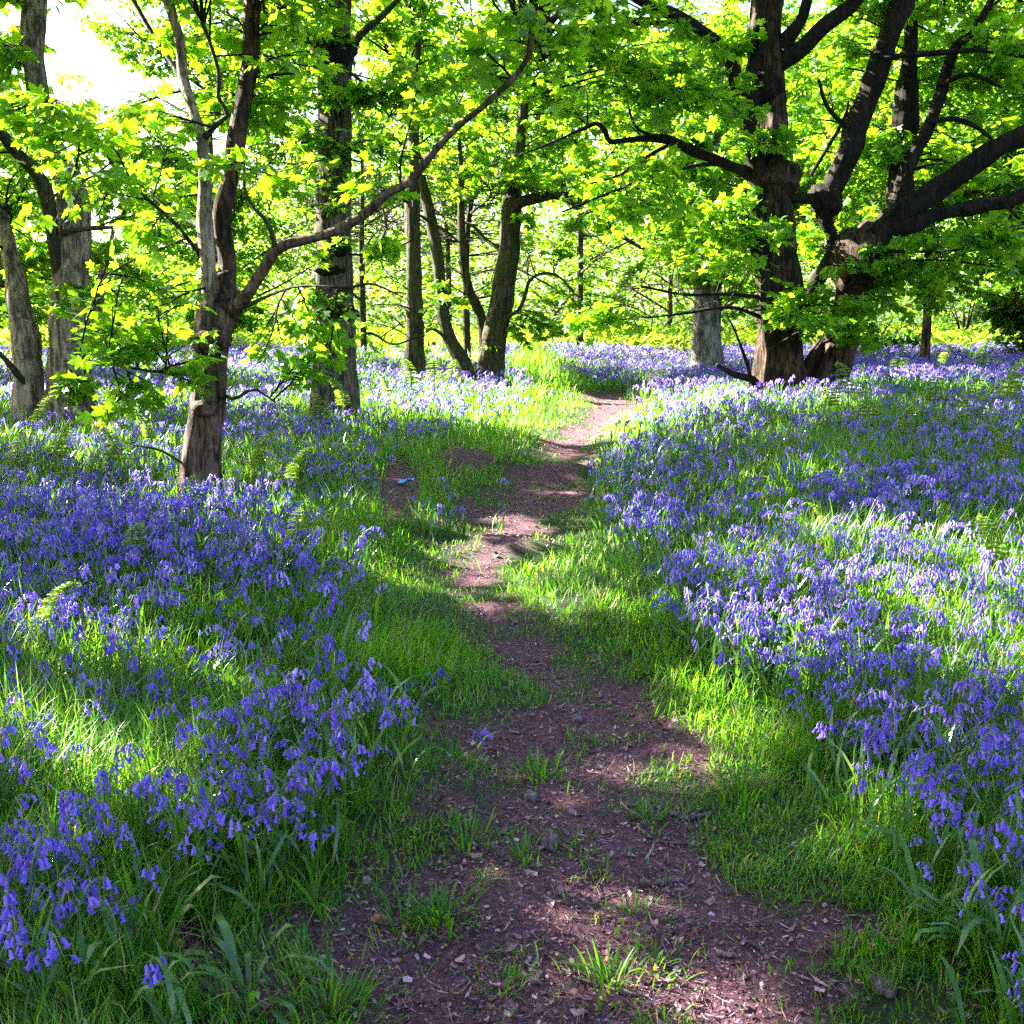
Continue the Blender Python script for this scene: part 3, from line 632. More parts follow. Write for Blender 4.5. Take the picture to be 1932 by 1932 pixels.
L_([(1690,380,.1,30),(1712,320,.1,24),(1740,265,.1,22),(1765,200,.1,20),(1785,130,.1,20),(1805,80,.1,18),(1835,55,.1,16),(1880,-20,.1,12)], 10)
L_([(1690,440,.4,40),(1700,350,.5,44),(1702,260,.6,40),(1705,190,.6,40),(1712,100,.7,30),(1715,0,.8,24)], 12)
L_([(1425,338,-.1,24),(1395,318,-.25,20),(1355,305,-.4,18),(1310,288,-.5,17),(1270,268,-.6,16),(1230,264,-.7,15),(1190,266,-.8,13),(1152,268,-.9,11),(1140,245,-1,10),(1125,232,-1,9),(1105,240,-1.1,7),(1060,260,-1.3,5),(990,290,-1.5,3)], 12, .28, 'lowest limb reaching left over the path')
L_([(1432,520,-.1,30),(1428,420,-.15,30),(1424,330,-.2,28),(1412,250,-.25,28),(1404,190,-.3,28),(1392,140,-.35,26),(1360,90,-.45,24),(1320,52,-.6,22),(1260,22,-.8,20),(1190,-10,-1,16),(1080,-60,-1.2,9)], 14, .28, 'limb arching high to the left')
L_([(1404,185,-.3,20),(1425,110,-.35,18),(1432,50,-.4,20),(1436,-40,-.45,16)], 8)
L_([(1470,120,-.1,34),(1510,88,-.2,30),(1545,55,-.3,28),(1600,10,-.4,26),(1680,-60,-.5,18)], 10); L_([(1475,90,-.1,26),(1510,40,-.2,22),(1530,-20,-.3,18)], 8)
for rw in [[(1395,320,-.2,8),(1330,310,-.5,8),(1240,330,-.8,7),(1160,360,-1,5),(1060,400,-1.3,3)],[(1275,268,-.6,9),(1230,290,-.8,7),(1170,330,-1,5),(1100,350,-1.2,3)],[(1392,190,-.3,8),(1330,185,-.5,7),(1270,190,-.8,4)],[(1300,40,-.6,9),(1200,45,-.9,8),(1100,55,-1.1,6),(1000,60,-1.3,4)],
           [(1250,262,-.7,7),(1200,240,-.9,6),(1180,180,-1,4)],[(1430,560,-.2,9),(1370,555,-.5,7),(1290,555,-.8,6),(1210,540,-1.1,4)],[(1440,600,-.25,9),(1380,580,-.6,7),(1300,590,-.9,5),(1220,600,-1.2,3)],
           [(1660,110,0,10),(1760,100,-.3,11),(1850,95,-.5,9),(1950,110,-.7,6)],[(1755,230,0,9),(1800,225,-.2,10),(1850,245,-.4,8),(1910,300,-.6,4)],[(1776,160,0,8),(1830,140,-.3,8),(1890,165,-.5,5)],
           [(1625,470,-.1,8),(1720,475,-.5,6),(1820,470,-.9,4)],[(1690,400,-.2,6),(1700,350,-.4,6),(1720,320,-.5,5),(1790,305,-.7,3)],[(1615,520,-.1,8),(1660,505,-.4,6),(1750,490,-.8,4),(1860,500,-1.1,3)],
           [(1595,240,0,9),(1560,200,-.2,8),(1545,150,-.3,5)],[(1530,330,0,7),(1590,230,-.1,7),(1600,190,-.2,4)],[(1890,378,-.5,9),(1910,400,-.7,6),(1940,430,-.9,4)]]:
    L_(rw, 7, .08)
L_([(1436,740,-.2,20),(1418,715,-.35,16),(1385,705,-.5,13),(1352,688,-.7,8)], 8, .15, 'dead snapped branch stub at the foot'); L_([(1415,712,-.4,8),(1408,680,-.5,7),(1390,630,-.6,5),(1370,590,-.7,3)], 6)
for a in [(1250,400,170,60,16,-.8,1.2),(1330,470,130,60,12,-.7,1.2),(1180,330,150,60,12,-1,1.1),(1200,545,110,45,9,-1,.9),(1300,575,100,35,8,-.9,.9),(1130,600,60,30,4,-1.2,.6),(1290,200,140,80,12,-.7,1.2),(1130,150,150,90,11,-1,1.2),(1150,60,180,60,12,-1,1.2),(1390,60,80,70,7,-.5,.8),
          (1390,420,60,60,5,-.4,.8),(1250,120,140,70,9,-.8,1.1),(1560,90,70,90,8,.8,.8),(1540,240,70,90,8,.8,.8),(1500,170,50,50,3,.7,.4),(1480,260,60,30,3,-.7,.3),(1640,300,60,100,6,.9,.8),(1790,90,110,90,11,.6,1.0),(1870,190,90,80,9,.6,1.0),
          (1830,290,110,60,8,.8,.9),(1760,480,110,40,9,-.8,.9),(1870,470,90,60,9,-.8,1),(1870,450,60,40,4,.3,.8),(1530,440,50,60,5,.6,.5),(1560,560,80,60,7,-.7,.6),(1530,600,80,26,6,-.9,.5),(1620,610,50,25,3,-.8,.4),(1700,510,60,30,4,-.3,.5),(1890,60,80,60,6,-.3,1),(1640,60,60,60,5,.9,.8),(1690,270,70,70,5,.2,.8),(1700,560,70,40,4,-.4,.8)]:
    t.foliage(*a[:5], dY=a[5], rd=a[6], tmpl=LEAF_A, size=.13, low=.8, dens=.95, per=4, twl=.6)
for a in [(1622,500,96,90,.05,'bark_dark',.34),(1462,340,82,60,-.05,'bark_dark',.28),(1442,165,70,44,-.1,'bark_limb',.25),(1556,378,54,44,.1,'bark_limb',.2),(1470,600,74,60,-.05,'bark_dark',.27),(1700,412,64,50,0,'bark_limb',.24),(1408,190,40,36,-.3,'bark_limb',.15)]: burr(t, *a[:5], a[5], a[6])
t.foliage(1450, -300, 640, 220, 120, 0, 3.4, LEAF_C, .2, dens=.8, per=4); t.foliage(2100, 150, 200, 260, 26, 0, 2.5, LEAF_C, .2, dens=.8, per=4)  # upper crown out of view, thickened to shade the leaves below
t.done()

# --- woodland trees further off (and unseen ones added beyond the left edge to shade the floor)
def wood_tree(name, label, x, y, h, r, nb, nleafbr, seed, bark_m='bark_olive', size=.2, lo=.28, crown_r=2.6, lf='leaf_far', tmpl=LEAF_D, lean_=0.0, group=None, dens=.8, per=4, cat='tree'):
    px, py = project(x, y, 0)
    t = Tree(name, label, cat, float(px), float(py), bark_m, None, group, seed, y, lf)
    t.base = np.array([x, y, float(height(x, y))]); t.root.location = t.base
    rng = t.rng; mb = MB(); z0 = t.base[2]
    P = np.array([(x, y, z0 - .3), (x, y, z0), (x + lean_ * .3 * h * .3, y, z0 + h * .3), (x + lean_ * .6 * h * .6 + rng.normal(0, .2), y + rng.normal(0, .2), z0 + h * .6), (x + lean_ * h + rng.normal(0, .3), y, z0 + h)])
    rr = np.array([1.1, 1, .82, .5, .12]) * r
    tube(mb, P, rr, 12, 30, .2, 0, .5, seed * 3, .5, 4, .3); mb.build('trunk', t.bm, t.root, t.base); t._nodes(P, rr)
    for k in range(nb):
        f = lo + (.95 - lo) * (k + rng.random()) / nb; q = cmr(P, 40)[int(f * 39)]
        a = rng.uniform(0, 2 * math.pi); ln = crown_r * (1.15 - .7 * abs(f - .45)) * rng.uniform(.6, 1)
        e = q + np.array([math.cos(a) * ln, math.sin(a) * ln, ln * rng.uniform(.05, .6)])
        md = (q + e) / 2 + rng.normal(0, .18, 3)
        t.wlimb([q, md, e], [r * .42 * (1.1 - f * .6), r * .24, .012])
    c = np.array([x + lean_ * h * .5, y, z0 + h * (lo + 1.0) * .5 + .1])
    t.foliage_w(c, np.array([crown_r, crown_r, h * (1.05 - lo) * .5]), nleafbr, tmpl, size, dens=dens, per=per, low=.8, twl=.55, vol=True)
    t.done()
# unseen trees added left of the frame to shade and dapple the floor
SH = [('sycamore_tree', 'tall unseen sycamore added beyond the left edge to shade the near flowers', -8.0, 7.2, 10, .22, 3.6, 21),
      ('sycamore_tree', 'spreading unseen sycamore added for shade beyond the left edge, behind the near one', -12.5, 10.2, 11, .24, 4.0, 22),
      ('sycamore_tree', 'broad unseen sycamore added for shade beyond the left edge, nearest the viewer', -13.0, 5.0, 11, .24, 4.0, 23),
      ('sycamore_tree', 'old unseen sycamore added for shade beyond the crooked pale tree at the left', -12.0, 17.5, 12, .26, 4.0, 24),
      ('sycamore_tree', 'far unseen sycamore added for shade past the left edge of the wood', -17.5, 13.5, 12, .26, 4.2, 25)]
for nm, lb, x, y, h, r, cr, sd in SH:
    wood_tree(nm, lb, x, y, h, r, 14, 150, sd, 'bark_olive', .22, .25, cr, 'leaf', LEAF_C, 0, None, .9, 4)
BG = [(-15.5,27,10,.20,3.2,'bark_olive','leafy tree at the far left behind the crooked pale tree'),(-11,24,9,.17,2.8,'bark_olive','slim tree glowing yellow green behind the leaning reddish tree'),
 (-7.3,29,10,.2,3.2,'bark_grey','leafy tree between the leaning tree and the straight grey trunk'),(-4.6,36,10,.2,3.4,'bark_olive','tree with pale leaves just right of the straight grey trunk'),
 (-1.2,31,10,.18,3.2,'bark_olive','leafy tree behind the coppiced stems'),(2.2,38,11,.22,3.6,'bark_grey','tall tree closing the view above the far path bend'),
 (5.8,33,10,.2,3.3,'bark_olive','bright green tree left of the pale beech trunk'),(9.0,39,11,.22,3.6,'bark_grey','tree behind the pale beech trunk'),
 (9.6,27,10,.2,3.1,'bark_dark','dark stemmed tree behind the massive twin trunk'),(13.4,30,10,.2,3.2,'bark_dark','tree showing between the black limbs on the right'),
 (16.5,36,11,.22,3.5,'bark_olive','tree at the far right beyond the round dark bush'),(19.5,29,10,.2,3.2,'bark_dark','tree at the right edge behind the black limbs'),
 (-19,38,11,.22,3.6,'bark_grey','distant tree filling the left edge'),(-12.5,40,11,.2,3.5,'bark_olive','distant tree under the bright gap of sky'),
 (-2.5,46,12,.22,3.8,'bark_olive','distant tree seen between the coppiced stems'),(6.5,48,12,.22,3.8,'bark_olive','distant tree above the far pale flower band'),(13,46,12,.22,3.8,'bark_olive','distant tree right of the beech'),(22,44,12,.22,3.8,'bark_olive','distant tree past the right edge of the bushes'),
 (-8,49,11,.2,3.6,'bark_olive','distant tree behind the straight grey trunk')]
for i, (x, y, h, r, cr, bk, lb) in enumerate(BG):
    gap = (x < -9 and y > 23)
    wood_tree('woodland_tree', lb, x, y, h * (.62 if i in (0, 13) else .7 if i == 1 else 1), r * .55, 12, 170 if gap else 380, 40 + i, bk, .155 if y < 34 else .19, .15, cr, 'leaf_far', LEAF_D, 0, 'trees of the background wood', 1.0, 4)

def bush(label, x, y, w, h, n, seed, lf, size):
    t = Tree('bush', label, 'bush', 0, 700, 'bark_olive', None, 'bushes closing off the far clearing', seed, y, lf)
    z = float(height(x, y)); t.base = np.array([x, y, z]); t.root.location = t.base; rng = t.rng
    for k in range(6):
        a = rng.uniform(0, 6.28); e = t.base + np.array([math.cos(a) * w * .6, math.sin(a) * w * .4, h * rng.uniform(.5, .9)])
        t.wlimb([t.base - [0, 0, .1], t.base + (e - t.base) * .5 + [0, 0, .2], e], [.05, .03, .01], 'stem')
    t.foliage_w(t.base + [0, 0, h * .5], np.array([w, w * .7, h * .5]), n, LEAF_D, size, dens=.9, per=4, low=.8, twl=.4, start=.2)
    t.done()
BU = [(-3.4,43,2.6,2.4,60,'leaf_far','low yellow green bush left of the coppiced stems'),(1.0,47,2.8,2.6,60,'leaf_far','yellow green bush between the coppiced stems and the path bend'),(5.2,44,2.4,2.0,60,'leaf_far','yellow green bush beyond the far path bend'),(11.5,46,2.6,2.4,60,'leaf_far','yellow green bush seen between the twin trunks'),(17.5,45,2.6,2.4,60,'leaf_far','yellow green bush under the lowest black limb'),
 (14.5,31,2.0,2.3,70,'leaf_bush','round dark green bush right of the massive twin trunk'),(11.3,36,1.8,1.8,50,'leaf_bush','dark bush beside the foot of the twin trunk'),(18.6,35,1.5,2.6,50,'leaf_bush','grey green bush at the right edge beyond the sky gap'),
 (-6.5,44,2.2,2.3,50,'leaf_far','yellow green bush right of the straight grey trunk'),
 (-11,45,2.4,2.4,50,'leaf_far','bright bush left of the straight grey trunk'),(-16,42,2.4,2.4,50,'leaf_far','bush behind the leaning reddish tree'),(-19.5,34,2.2,2.4,50,'leaf_bush','bush at the left edge behind the stub stem'),(7.4,45,1.6,1.6,36,'leaf_bush','small dark bush left of the pale beech trunk'),(23,46,2.5,2.5,50,'leaf_bush','far bush past the right edge')]
for i, (x, y, w, h, n, lf, lb) in enumerate(BU): bush(lb, x, y, w, h, n, 80 + i, lf, .2 if y < 40 else .26)

# ------------------------------------------------------------------ flowers
def bell_tmpl(sides, rings, flare=True):
    prof = {4: [(0.0, .26), (.2, .44), (.72, .42), (1.0, .74)], 3: [(0, .3), (.6, .44), (1, .66)], 2: [(0, .36), (1, .58)]}[rings]
    a = np.linspace(0, 2 * math.pi, sides, endpoint=False); V = []
    for k, (l, r) in enumerate(prof):
        rr = r * np.ones(sides); zz = -l * np.ones(sides)
        if flare and k == len(prof) - 1 and sides >= 6: rr = np.where(np.arange(sides) % 2 == 0, .95, .55); zz = np.where(np.arange(sides) % 2 == 0, -.92, -.86)
        V.append(np.stack([rr * np.cos(a), rr * np.sin(a), zz], -1))
    V = np.concatenate(V); V[:, :2] *= .42
    i = np.arange(rings - 1)[:, None] * sides; j = np.arange(sides)[None]
    F = [np.stack([i + j, i + (j + 1) % sides, i + sides + (j + 1) % sides, i + sides + j], -1).reshape(-1, 4)]
    V = np.vstack([V, [0, 0, .06]]); F.append(np.stack([(np.arange(sides) + 1) % sides, np.arange(sides), np.full(sides, len(V) - 1)], -1))
    return V, F
BELL_N, BELL_M, BELL_F = bell_tmpl(10, 4), bell_tmpl(5, 3, False), bell_tmpl(3, 2, False)
def flower_spec(rng, nb):
    """one raceme: stem points, bell hang points and directions; leans and nods towards +x"""
    H = 1.0; nod = rng.uniform(.12, .34)
    S = np.array([(0, 0, 0), (rng.normal(0, .02), rng.normal(0, .02), .35), (.01, 0, .68), (nod * .28, 0, .88), (nod * .8, 0, .97), (nod * 1.3, 0, .95 - nod * .4)])
    C = cmr(S, 30); bells = []
    for k in range(nb):
        u = .70 + .30 * (k + .4) / nb; q = C[min(29, int(u * 29))]
        a = rng.normal(0, 1.0); ln = rng.uniform(.035, .07) * (1.2 - .5 * k / nb)
        h = q + np.array([math.cos(a) * ln, math.sin(a) * ln, -.012])
        d = np.array([math.cos(a) * .35, math.sin(a) * .35, -1.0]) + rng.normal(0, .18, 3)
        bells.append((q, h, d / np.linalg.norm(d), rng.uniform(.85, 1.15) * (1 - .25 * k / nb)))
    return S, bells
def bell_frame(d):
    z = -d; x = np.cross([0, 1.0, .2], z); x /= np.linalg.norm(x); return np.stack([x, np.cross(z, x), z], -1)
BL_LEN = .074                     # bell length in plant heights
def raceme(kind, rng, nb):
    """unit-height bluebell as (V, F, material) arrays for the drifts"""
    S, bells = flower_spec(rng, nb); mb = MB()
    tube(mb, S, np.array([.014, .013, .011, .009, .007, .004]), 3, 6 if kind == 'm' else 4, 0, 0, .5)
    tm = BELL_M if kind == 'm' else BELL_F
    k = 1.0 if kind == 'm' else 1.35
    for q, h, d, s in bells:
        mb.scatter(tm, bell_frame(d)[None], h[None], np.array([s * BL_LEN * k]), np.array([.5]), 1)
    V = np.concatenate(mb.v); r3 = []; r4 = []; 
    out = []
    for f, mi in zip(mb.f, mb.mi): out.append((f, int(mi[0])))
    return V, out
def blade_tmpl(bend, w, segs=3, fold=0):
    """unit-length grass blade or strap leaf bending towards +y"""
    t = np.linspace(0, 1, segs + 1); ang = bend * t ** 1.3; y = np.concatenate([[0], np.cumsum(np.sin((ang[1:] + ang[:-1]) / 2) / segs)]); z = np.concatenate([[0], np.cumsum(np.cos((ang[1:] + ang[:-1]) / 2) / segs)])
    ww = w * np.array([.75, 1, .8, .45, .2])[np.minimum((t * 3.2).astype(int), 4)]; ww[-1] = 0
    V = []; 
    for k in range(segs): V += [(-ww[k], y[k], z[k] + fold * ww[k]), (ww[k], y[k], z[k] + fold * ww[k])]
    V.append((0, y[-1], z[-1]))
    F4 = [(2 * k, 2 * k + 1, 2 * k + 3, 2 * k + 2) for k in range(segs - 1)]; F3 = [(2 * segs - 2, 2 * segs - 1, 2 * segs)]
    return np.array(V, float), [np.array(F4), np.array(F3)]

def sample_fan(n, y0, y1, p, tmax, rng):
    """points in the viewed wedge, density falling as y**-(1+p)"""
    u = rng.random(n)
    y = (y0 ** (1 - p) + u * (y1 ** (1 - p) - y0 ** (1 - p))) ** (1 / (1 - p)) if abs(p - 1) > 1e-6 else y0 * (y1 / y0) ** u
    return (rng.random(n) * 2 - 1) * tmax * y + rng.normal(0, .1, n), y

# the 300 bluebells that show largest: things of their own
rf = np.random.default_rng(77)
BX, BY = sample_fan(82000, 1.75, 50, -.15, .77, rf)
BX = np.concatenate([BX, rf.uniform(-4, -.4, 5000), rf.uniform(.4, 4, 5000)]); BY = np.concatenate([BY, rf.uniform(1.9, 8, 10000)])
FL = [(45,1745),(75,1765),(100,1758),(60,1790),(150,1755),(205,1720),(330,1782),(110,1915),(265,1590),(285,1602),(270,1620),(55,1590),(95,1588),(30,1610),(130,1490),(150,1500),(230,1500),(385,1385),(440,1385),(410,1398),(515,1450),(590,1448),(604,1458),(585,1535),
 (200,1450),(300,1460),(480,1545),(1870,1640),(1884,1628),(1820,1600),(1905,1650),(1925,1500),(1895,1540),(1800,1420),(1735,1470),(1770,1440),(1840,1410),(1600,1290),(1650,1290),(1560,1350),(1690,1380),(1870,1280),(1930,1380),(1900,1400),(1360,1220),(910,1335),(690,1100),(670,1210),(780,1260),(650,1310),
 (20,1640),(180,1560),(330,1500),(360,1440),(260,1410),(1850,1340),(1780,1330),(1700,1300),(1720,1420),(1660,1400),(560,1400),(620,1380),(520,1330)]
FLW = np.array([ground_at(a, b_, .27)[:2] for a, b_ in FL]); BX = np.concatenate([FLW[:, 0], BX]); BY = np.concatenate([FLW[:, 1], BY])
dens = bell_density(BX, BY)
keep = rf.random(len(BX)) < dens * np.interp(BY, [2, 4, 8, 20, 50], [.34, .44, .56, .70, .9])
keep[:len(FL)] = True
BX, BY, BD = BX[keep], BY[keep], dens[keep]
# thin clumping: keep near ones from crowding
BH = rf.uniform(.18, .345, len(BX)) * np.interp(BY, [2, 12, 30, 50], [.98, 1, 1.15, 1.25])
BA = np.where(rf.random(len(BX)) < .6, rf.normal(-.3, .9, len(BX)), rf.uniform(-math.pi, math.pi, len(BX)))
TRK = []
for px_, py_, r_ in [(378,948,.33),(122,818,.5),(70,816,.4),(632,806,.42),(1475,798,.7),(1570,792,.6),(905,730,.5)]: TRK.append((*ground_at(px_, py_)[:2], r_))
for tx, ty, tr in TRK:
    k = (np.hypot(BX - tx, BY - ty) > tr) | (np.arange(len(BX)) < len(FL)); BX, BY, BD, BH, BA = BX[k], BY[k], BD[k], BH[k], BA[k]
BZ = height(BX, BY)
fpx, fpy = project(BX, BY, BZ + BH)
BH[:len(FL)] = np.clip(BH[:len(FL)], .27, .34)
inv = (fpx > -10) & (fpx < 1942) & (fpy > 500) & (fpy < 1925)
order = np.argsort(np.where(inv, BY, 1e9))
near_i = order[:300]; mask = np.ones(len(BX), bool); mask[near_i] = False
print('bluebells', len(BX), 'nearest 300 reach', BY[near_i].max())
protos = []
for v in range(12):
    rv = np.random.default_rng(500 + v); nb = 5 + v % 8 if v < 8 else 6 + v % 5
    S, bells = flower_spec(rv, nb); ms = MB()
    tube(ms, S, np.array([.0085, .008, .007, .0055, .0045, .002]), 6, 16, 0, 0, .4)
    for q, h, d, s in bells: tube(ms, [q, (q + h) / 2 + [0, 0, .008], h], [.003, .0028, .003], 4, 4, 0, 0, .9)
    stem_o = ms.build('stem', M['stem'], link=False)
    bo = []
    for q, h, d, s in bells:
        mb = MB(); mb.scatter(BELL_N, bell_frame(d)[None], np.zeros((1, 3)), np.array([s * BL_LEN]), np.array([rv.uniform(.2, .8)]), 0)
        o = mb.build('bell', M['bell'], link=False); bo.append((o, h))
    ml = MB(); lv = []
    for k in range(3):
        ml = MB(); ml.scatter(blade_tmpl(rv.uniform(.7, 1.7), .020, 5, .4), yaw(np.array([rv.uniform(0, 6.28)])), np.zeros((1, 3)), np.array([rv.uniform(.6, .95)]), np.array([rv.uniform(.1, .9)]), 0)
        lv.append(ml.build('leaf', M['strap'], link=False))
    mh = MB()
    for q, h, d, s in bells: mh.scatter(BELL_N, bell_frame(d)[None], h[None], np.array([s * BL_LEN]), np.array([rv.uniform(.2, .8)]), 0)
    hd = mh.build('flower_head', M['bell'], link=False)
    protos.append((stem_o, bo, lv, hd, nb))
def place_words(px, py):
    if px > 1000:
        if py > 1600: return 'above the pale strap leaves at the lower right edge'
        if py > 1400: return 'in tall grass above the right strap leaves'
        if py > 1250: return 'along the sunlit grass edge right of the path'
        return 'in the thick drift behind the sunlit right bank'
    if py > 1650: return 'in deep shade at the lower left corner'
    if py > 1500: return 'beside the dark strap leaf clump left of the path' if px > 330 else 'near the left edge above the shaded corner'
    if py > 1380: return 'leaning over the grass verge left of the path' if px > 400 else 'in tall grass near the left edge'
    if py > 1200: return 'in thin grass close to the left of the path' if px > 560 else 'in the middle of the left drift'
    return 'at the back of the near left drift'
NUM = {5: 'five', 6: 'six', 7: 'seven', 8: 'eight', 9: 'nine', 10: 'ten', 11: 'eleven', 12: 'twelve'}
used = set()
for rank, i in enumerate(near_i):
    stem_o, bo, lv, hd, nb = protos[int(rf.integers(12))]
    a = BA[i]; hgt = BH[i]
    nod = 'right' if math.cos(a) > .4 else 'left' if math.cos(a) < -.4 else ('away' if math.sin(a) > 0 else 'forward')
    tall = 'tall' if hgt > .325 else 'short' if hgt < .272 else 'violet'
    lb = f"{tall} {NUM[nb]}-bell bluebell nodding {nod}, {place_words(fpx[i], fpy[i])}"
    used.add(lb)
    root = thing('bluebell', lb, 'flower', (BX[i], BY[i], BZ[i] - .01), 'single bluebells of the near drifts')
    root.rotation_euler = (rf.normal(0, .08), rf.normal(0, .08), a); root.scale = (hgt, hgt, hgt)
    c = stem_o.copy(); COL.objects.link(c); c.parent = root
    if rank < 110:
        for o, h in bo:
            c = o.copy(); COL.objects.link(c); c.parent = root; c.location = h
        for o in lv:
            c = o.copy(); COL.objects.link(c); c.parent = root
    else:
        c = hd.copy(); COL.objects.link(c); c.parent = root
print('distinct bluebell labels', len(used))
# the rest of the drifts
mb = MB()
VM = [raceme('m', np.random.default_rng(900 + k), 7 + k % 6) for k in range(8)]; VF = [raceme('f', np.random.default_rng(950 + k), 7 + k % 3) for k in range(6)]
idx = np.nonzero(mask)[0]
pick = rf.integers(0, 24, len(idx)); rv = np.clip(rf.normal(.50, .27, len(idx)), 0, 1)
TL = lean(BA[idx], rf.uniform(0, 6.28, len(idx)), np.abs(rf.normal(0, .2, len(idx))))
for lod, tms in (('m', VM), ('f', VF)):
    sel = (BY[idx] < 13) if lod == 'm' else (BY[idx] >= 13)
    for k, (V, parts) in enumerate(tms):
        s_ = np.nonzero(sel & (pick % len(tms) == k))[0]; ii = idx[s_]
        if not len(ii): continue
        P = np.column_stack([BX[ii], BY[ii], BZ[ii] - .01]); S = BH[ii]
        fat = np.interp(BY[ii], [10, 20, 45], [1, 1.15, 1.5])
        S3 = np.column_stack([S * fat, S * fat, S])
        m_ = len(ii); W = np.einsum('mij,mkj->mki', TL[s_], V[None] * S3[:, None, :]) + P[:, None, :]
        off = (np.arange(m_) * len(V))[:, None, None]
        first = True
        for f, mi in parts:
            FF = (f[None] + off).reshape(-1, f.shape[1])
            if first: mb.add(W.reshape(-1, 3), [FF], mi, np.repeat(rv[s_], len(V))); first = False; base_n = mb.n - m_ * len(V)
            else: mb.f.append(FF + base_n); mb.mi.append(np.full(len(FF), mi)); mb.sm.append(np.full(len(FF), True))
o = mb.build('bluebell_drift', [M['stem'], M['bell']]); tag(o, 'carpet of violet bluebells spreading under the trees', None, None, 'stuff')
# their strap leaves
mb = MB(); n = len(BX); 
for k in range(3):
    yy_ = BY; sel = np.nonzero(mask | (np.arange(n) >= 0))[0]
    sel = sel[(BY[sel] < 26)]
    if k == 2: sel = sel[BY[sel] < 12]
    m_ = len(sel)
    P = np.column_stack([BX[sel] + rf.normal(0, .03, m_), BY[sel] + rf.normal(0, .03, m_), BZ[sel] - .01])
    S = rf.uniform(.16, .30, m_); wd = np.interp(BY[sel], [2, 10, 26], [1, 1.3, 2.2])
    mb.scatter(blade_tmpl([.6, 1.2, 1.9][k], .026, 4, .3), lean(rf.uniform(0, 6.28, m_), rf.uniform(0, 6.28, m_), rf.uniform(0, .4, m_)), P, np.column_stack([S * wd, S, S]), np.clip(rf.normal(.5, .25, m_), 0, 1), 0)
o = mb.build('bluebell_leaves', M['strap']); tag(o, 'green strap leaves of the bluebell carpet', None, None, 'stuff')

# ------------------------------------------------------------------ grass
rg = np.random.default_rng(88)
GX, GY = sample_fan(580000, 1.7, 52, .72, .80, rg)
dr = dirtness(GX, GY); bd = bell_density(GX, GY); pd, gpx, gpy = path_dist(GX, GY)
mout = pd / (FOC * PXW / np.maximum(GY, 1))
cl = fbm(GX * 3.1 + 50, GY * 3.1 + 20, 3)
prob = (1 - .985 * sstep(.15, .85, dr)) * (.35 + 1.0 * sstep(.35, .6, cl)) * (1 - .75 * bd * sstep(3, 7, GY))
tuft = sstep(.63, .72, fbm(GX * 4.2 + 90, GY * 4.2 + 11, 3)) * (mout < .05)
prob = np.maximum(prob, tuft * .5)
k = rg.random(len(GX)) < prob
for tx, ty, tr in TRK: k &= np.hypot(GX - tx, GY - ty) > tr * .7
GX, GY, dr, bd, mout, cl = GX[k], GY[k], dr[k], bd[k], mout[k], cl[k]
n = len(GX); print('grass', n)
gh = (.045 + .15 * sstep(.0, .8, mout) + .07 * sstep(.8, 2, mout)) * rg.uniform(.55, 1.35, n) * (.75 + .6 * cl) * np.interp(GY, [2, 20, 50], [1, 1.15, 1.7]) * (1 - .35 * bd * sstep(3, 8, GY))
gw = np.interp(GY, [1.7, 4, 10, 25, 50], [.8, .9, 1.5, 3.2, 6]) 
P = np.column_stack([GX, GY, height(GX, GY) - .008])
cl_ang = fbm(GX * 1.3, GY * 1.3, 2) * 12
ang = np.where(rg.random(n) < .5, cl_ang + rg.normal(0, .6, n), rg.uniform(0, 6.28, n))
mb = MB()
for kk in range(8):
    s_ = np.nonzero(np.arange(n) % 8 == kk)[0]
    tm = blade_tmpl([.25, .5, .8, 1.1, 1.4, 1.8, 2.3, .6][kk], .5, 3 if kk < 4 else 4)
    wd = .0048 * gw[s_] * rg.uniform(.6, 1.3, len(s_))
    tilt = np.abs(rg.normal(.15, .28, len(s_)))
    mb.scatter(tm, lean(ang[s_], ang[s_] + rg.normal(math.pi, .8, len(s_)), tilt), P[s_], np.column_stack([wd, gh[s_], gh[s_]]), np.clip(rg.normal(.48, .2, len(s_)) + .25 * (cl[s_] - .5) + (rg.random(len(s_)) < .11) * .6, 0, 1), 0)
o = mb.build('grass', M['grass']); tag(o, 'fresh green grass along both verges of the path', None, None, 'stuff')

# ------------------------------------------------------------------ litter on the bare earth
rl = np.random.default_rng(99)
LX, LY = sample_fan(420000, 1.7, 26, .55, .56, rl)
dd = dirtness(LX, LY); k = rl.random(len(LX)) < np.maximum(dd * .8, .12 * (LY < 6)); LX, LY = LX[k][:150000], LY[k][:150000]; n = len(LX)
chip = (np.array([(-.3, -.45, .05), (.12, -.5, .22), (.5, -.12, .0), (.22, .42, .26), (-.42, .28, .1), (0, 0, .04)]), [np.array([(0, 1, 5), (1, 2, 5), (2, 3, 5), (3, 4, 5), (4, 0, 5)])])
mb = MB(); sz = np.minimum(rl.gamma(1.3, .0046, n), .032) * np.interp(LY, [2, 8, 20], [1, 1.3, 2.2]) + .004
nm = np.array([0, 0, 1.0]) + rl.normal(0, .38, (n, 3)); th = rl.uniform(0, 6.28, n); D = np.column_stack([np.cos(th), np.sin(th), rl.normal(0, .25, n)])
asp = np.where(rl.random(n) < .6, rl.uniform(.06, .22, n), rl.uniform(.4, 1.0, n))
mb.scatter(chip, frames(D, nm), np.column_stack([LX, LY, height(LX, LY) + rl.uniform(0.0, .012, n)]), np.column_stack([sz * asp, sz / np.sqrt(asp), sz]), rl.random(n) ** 1.15, 0, False)
o = mb.build('leaf_litter', M['litter']); tag(o, 'crumbled dead leaves and bark chips strewn over the path', None, None, 'stuff')
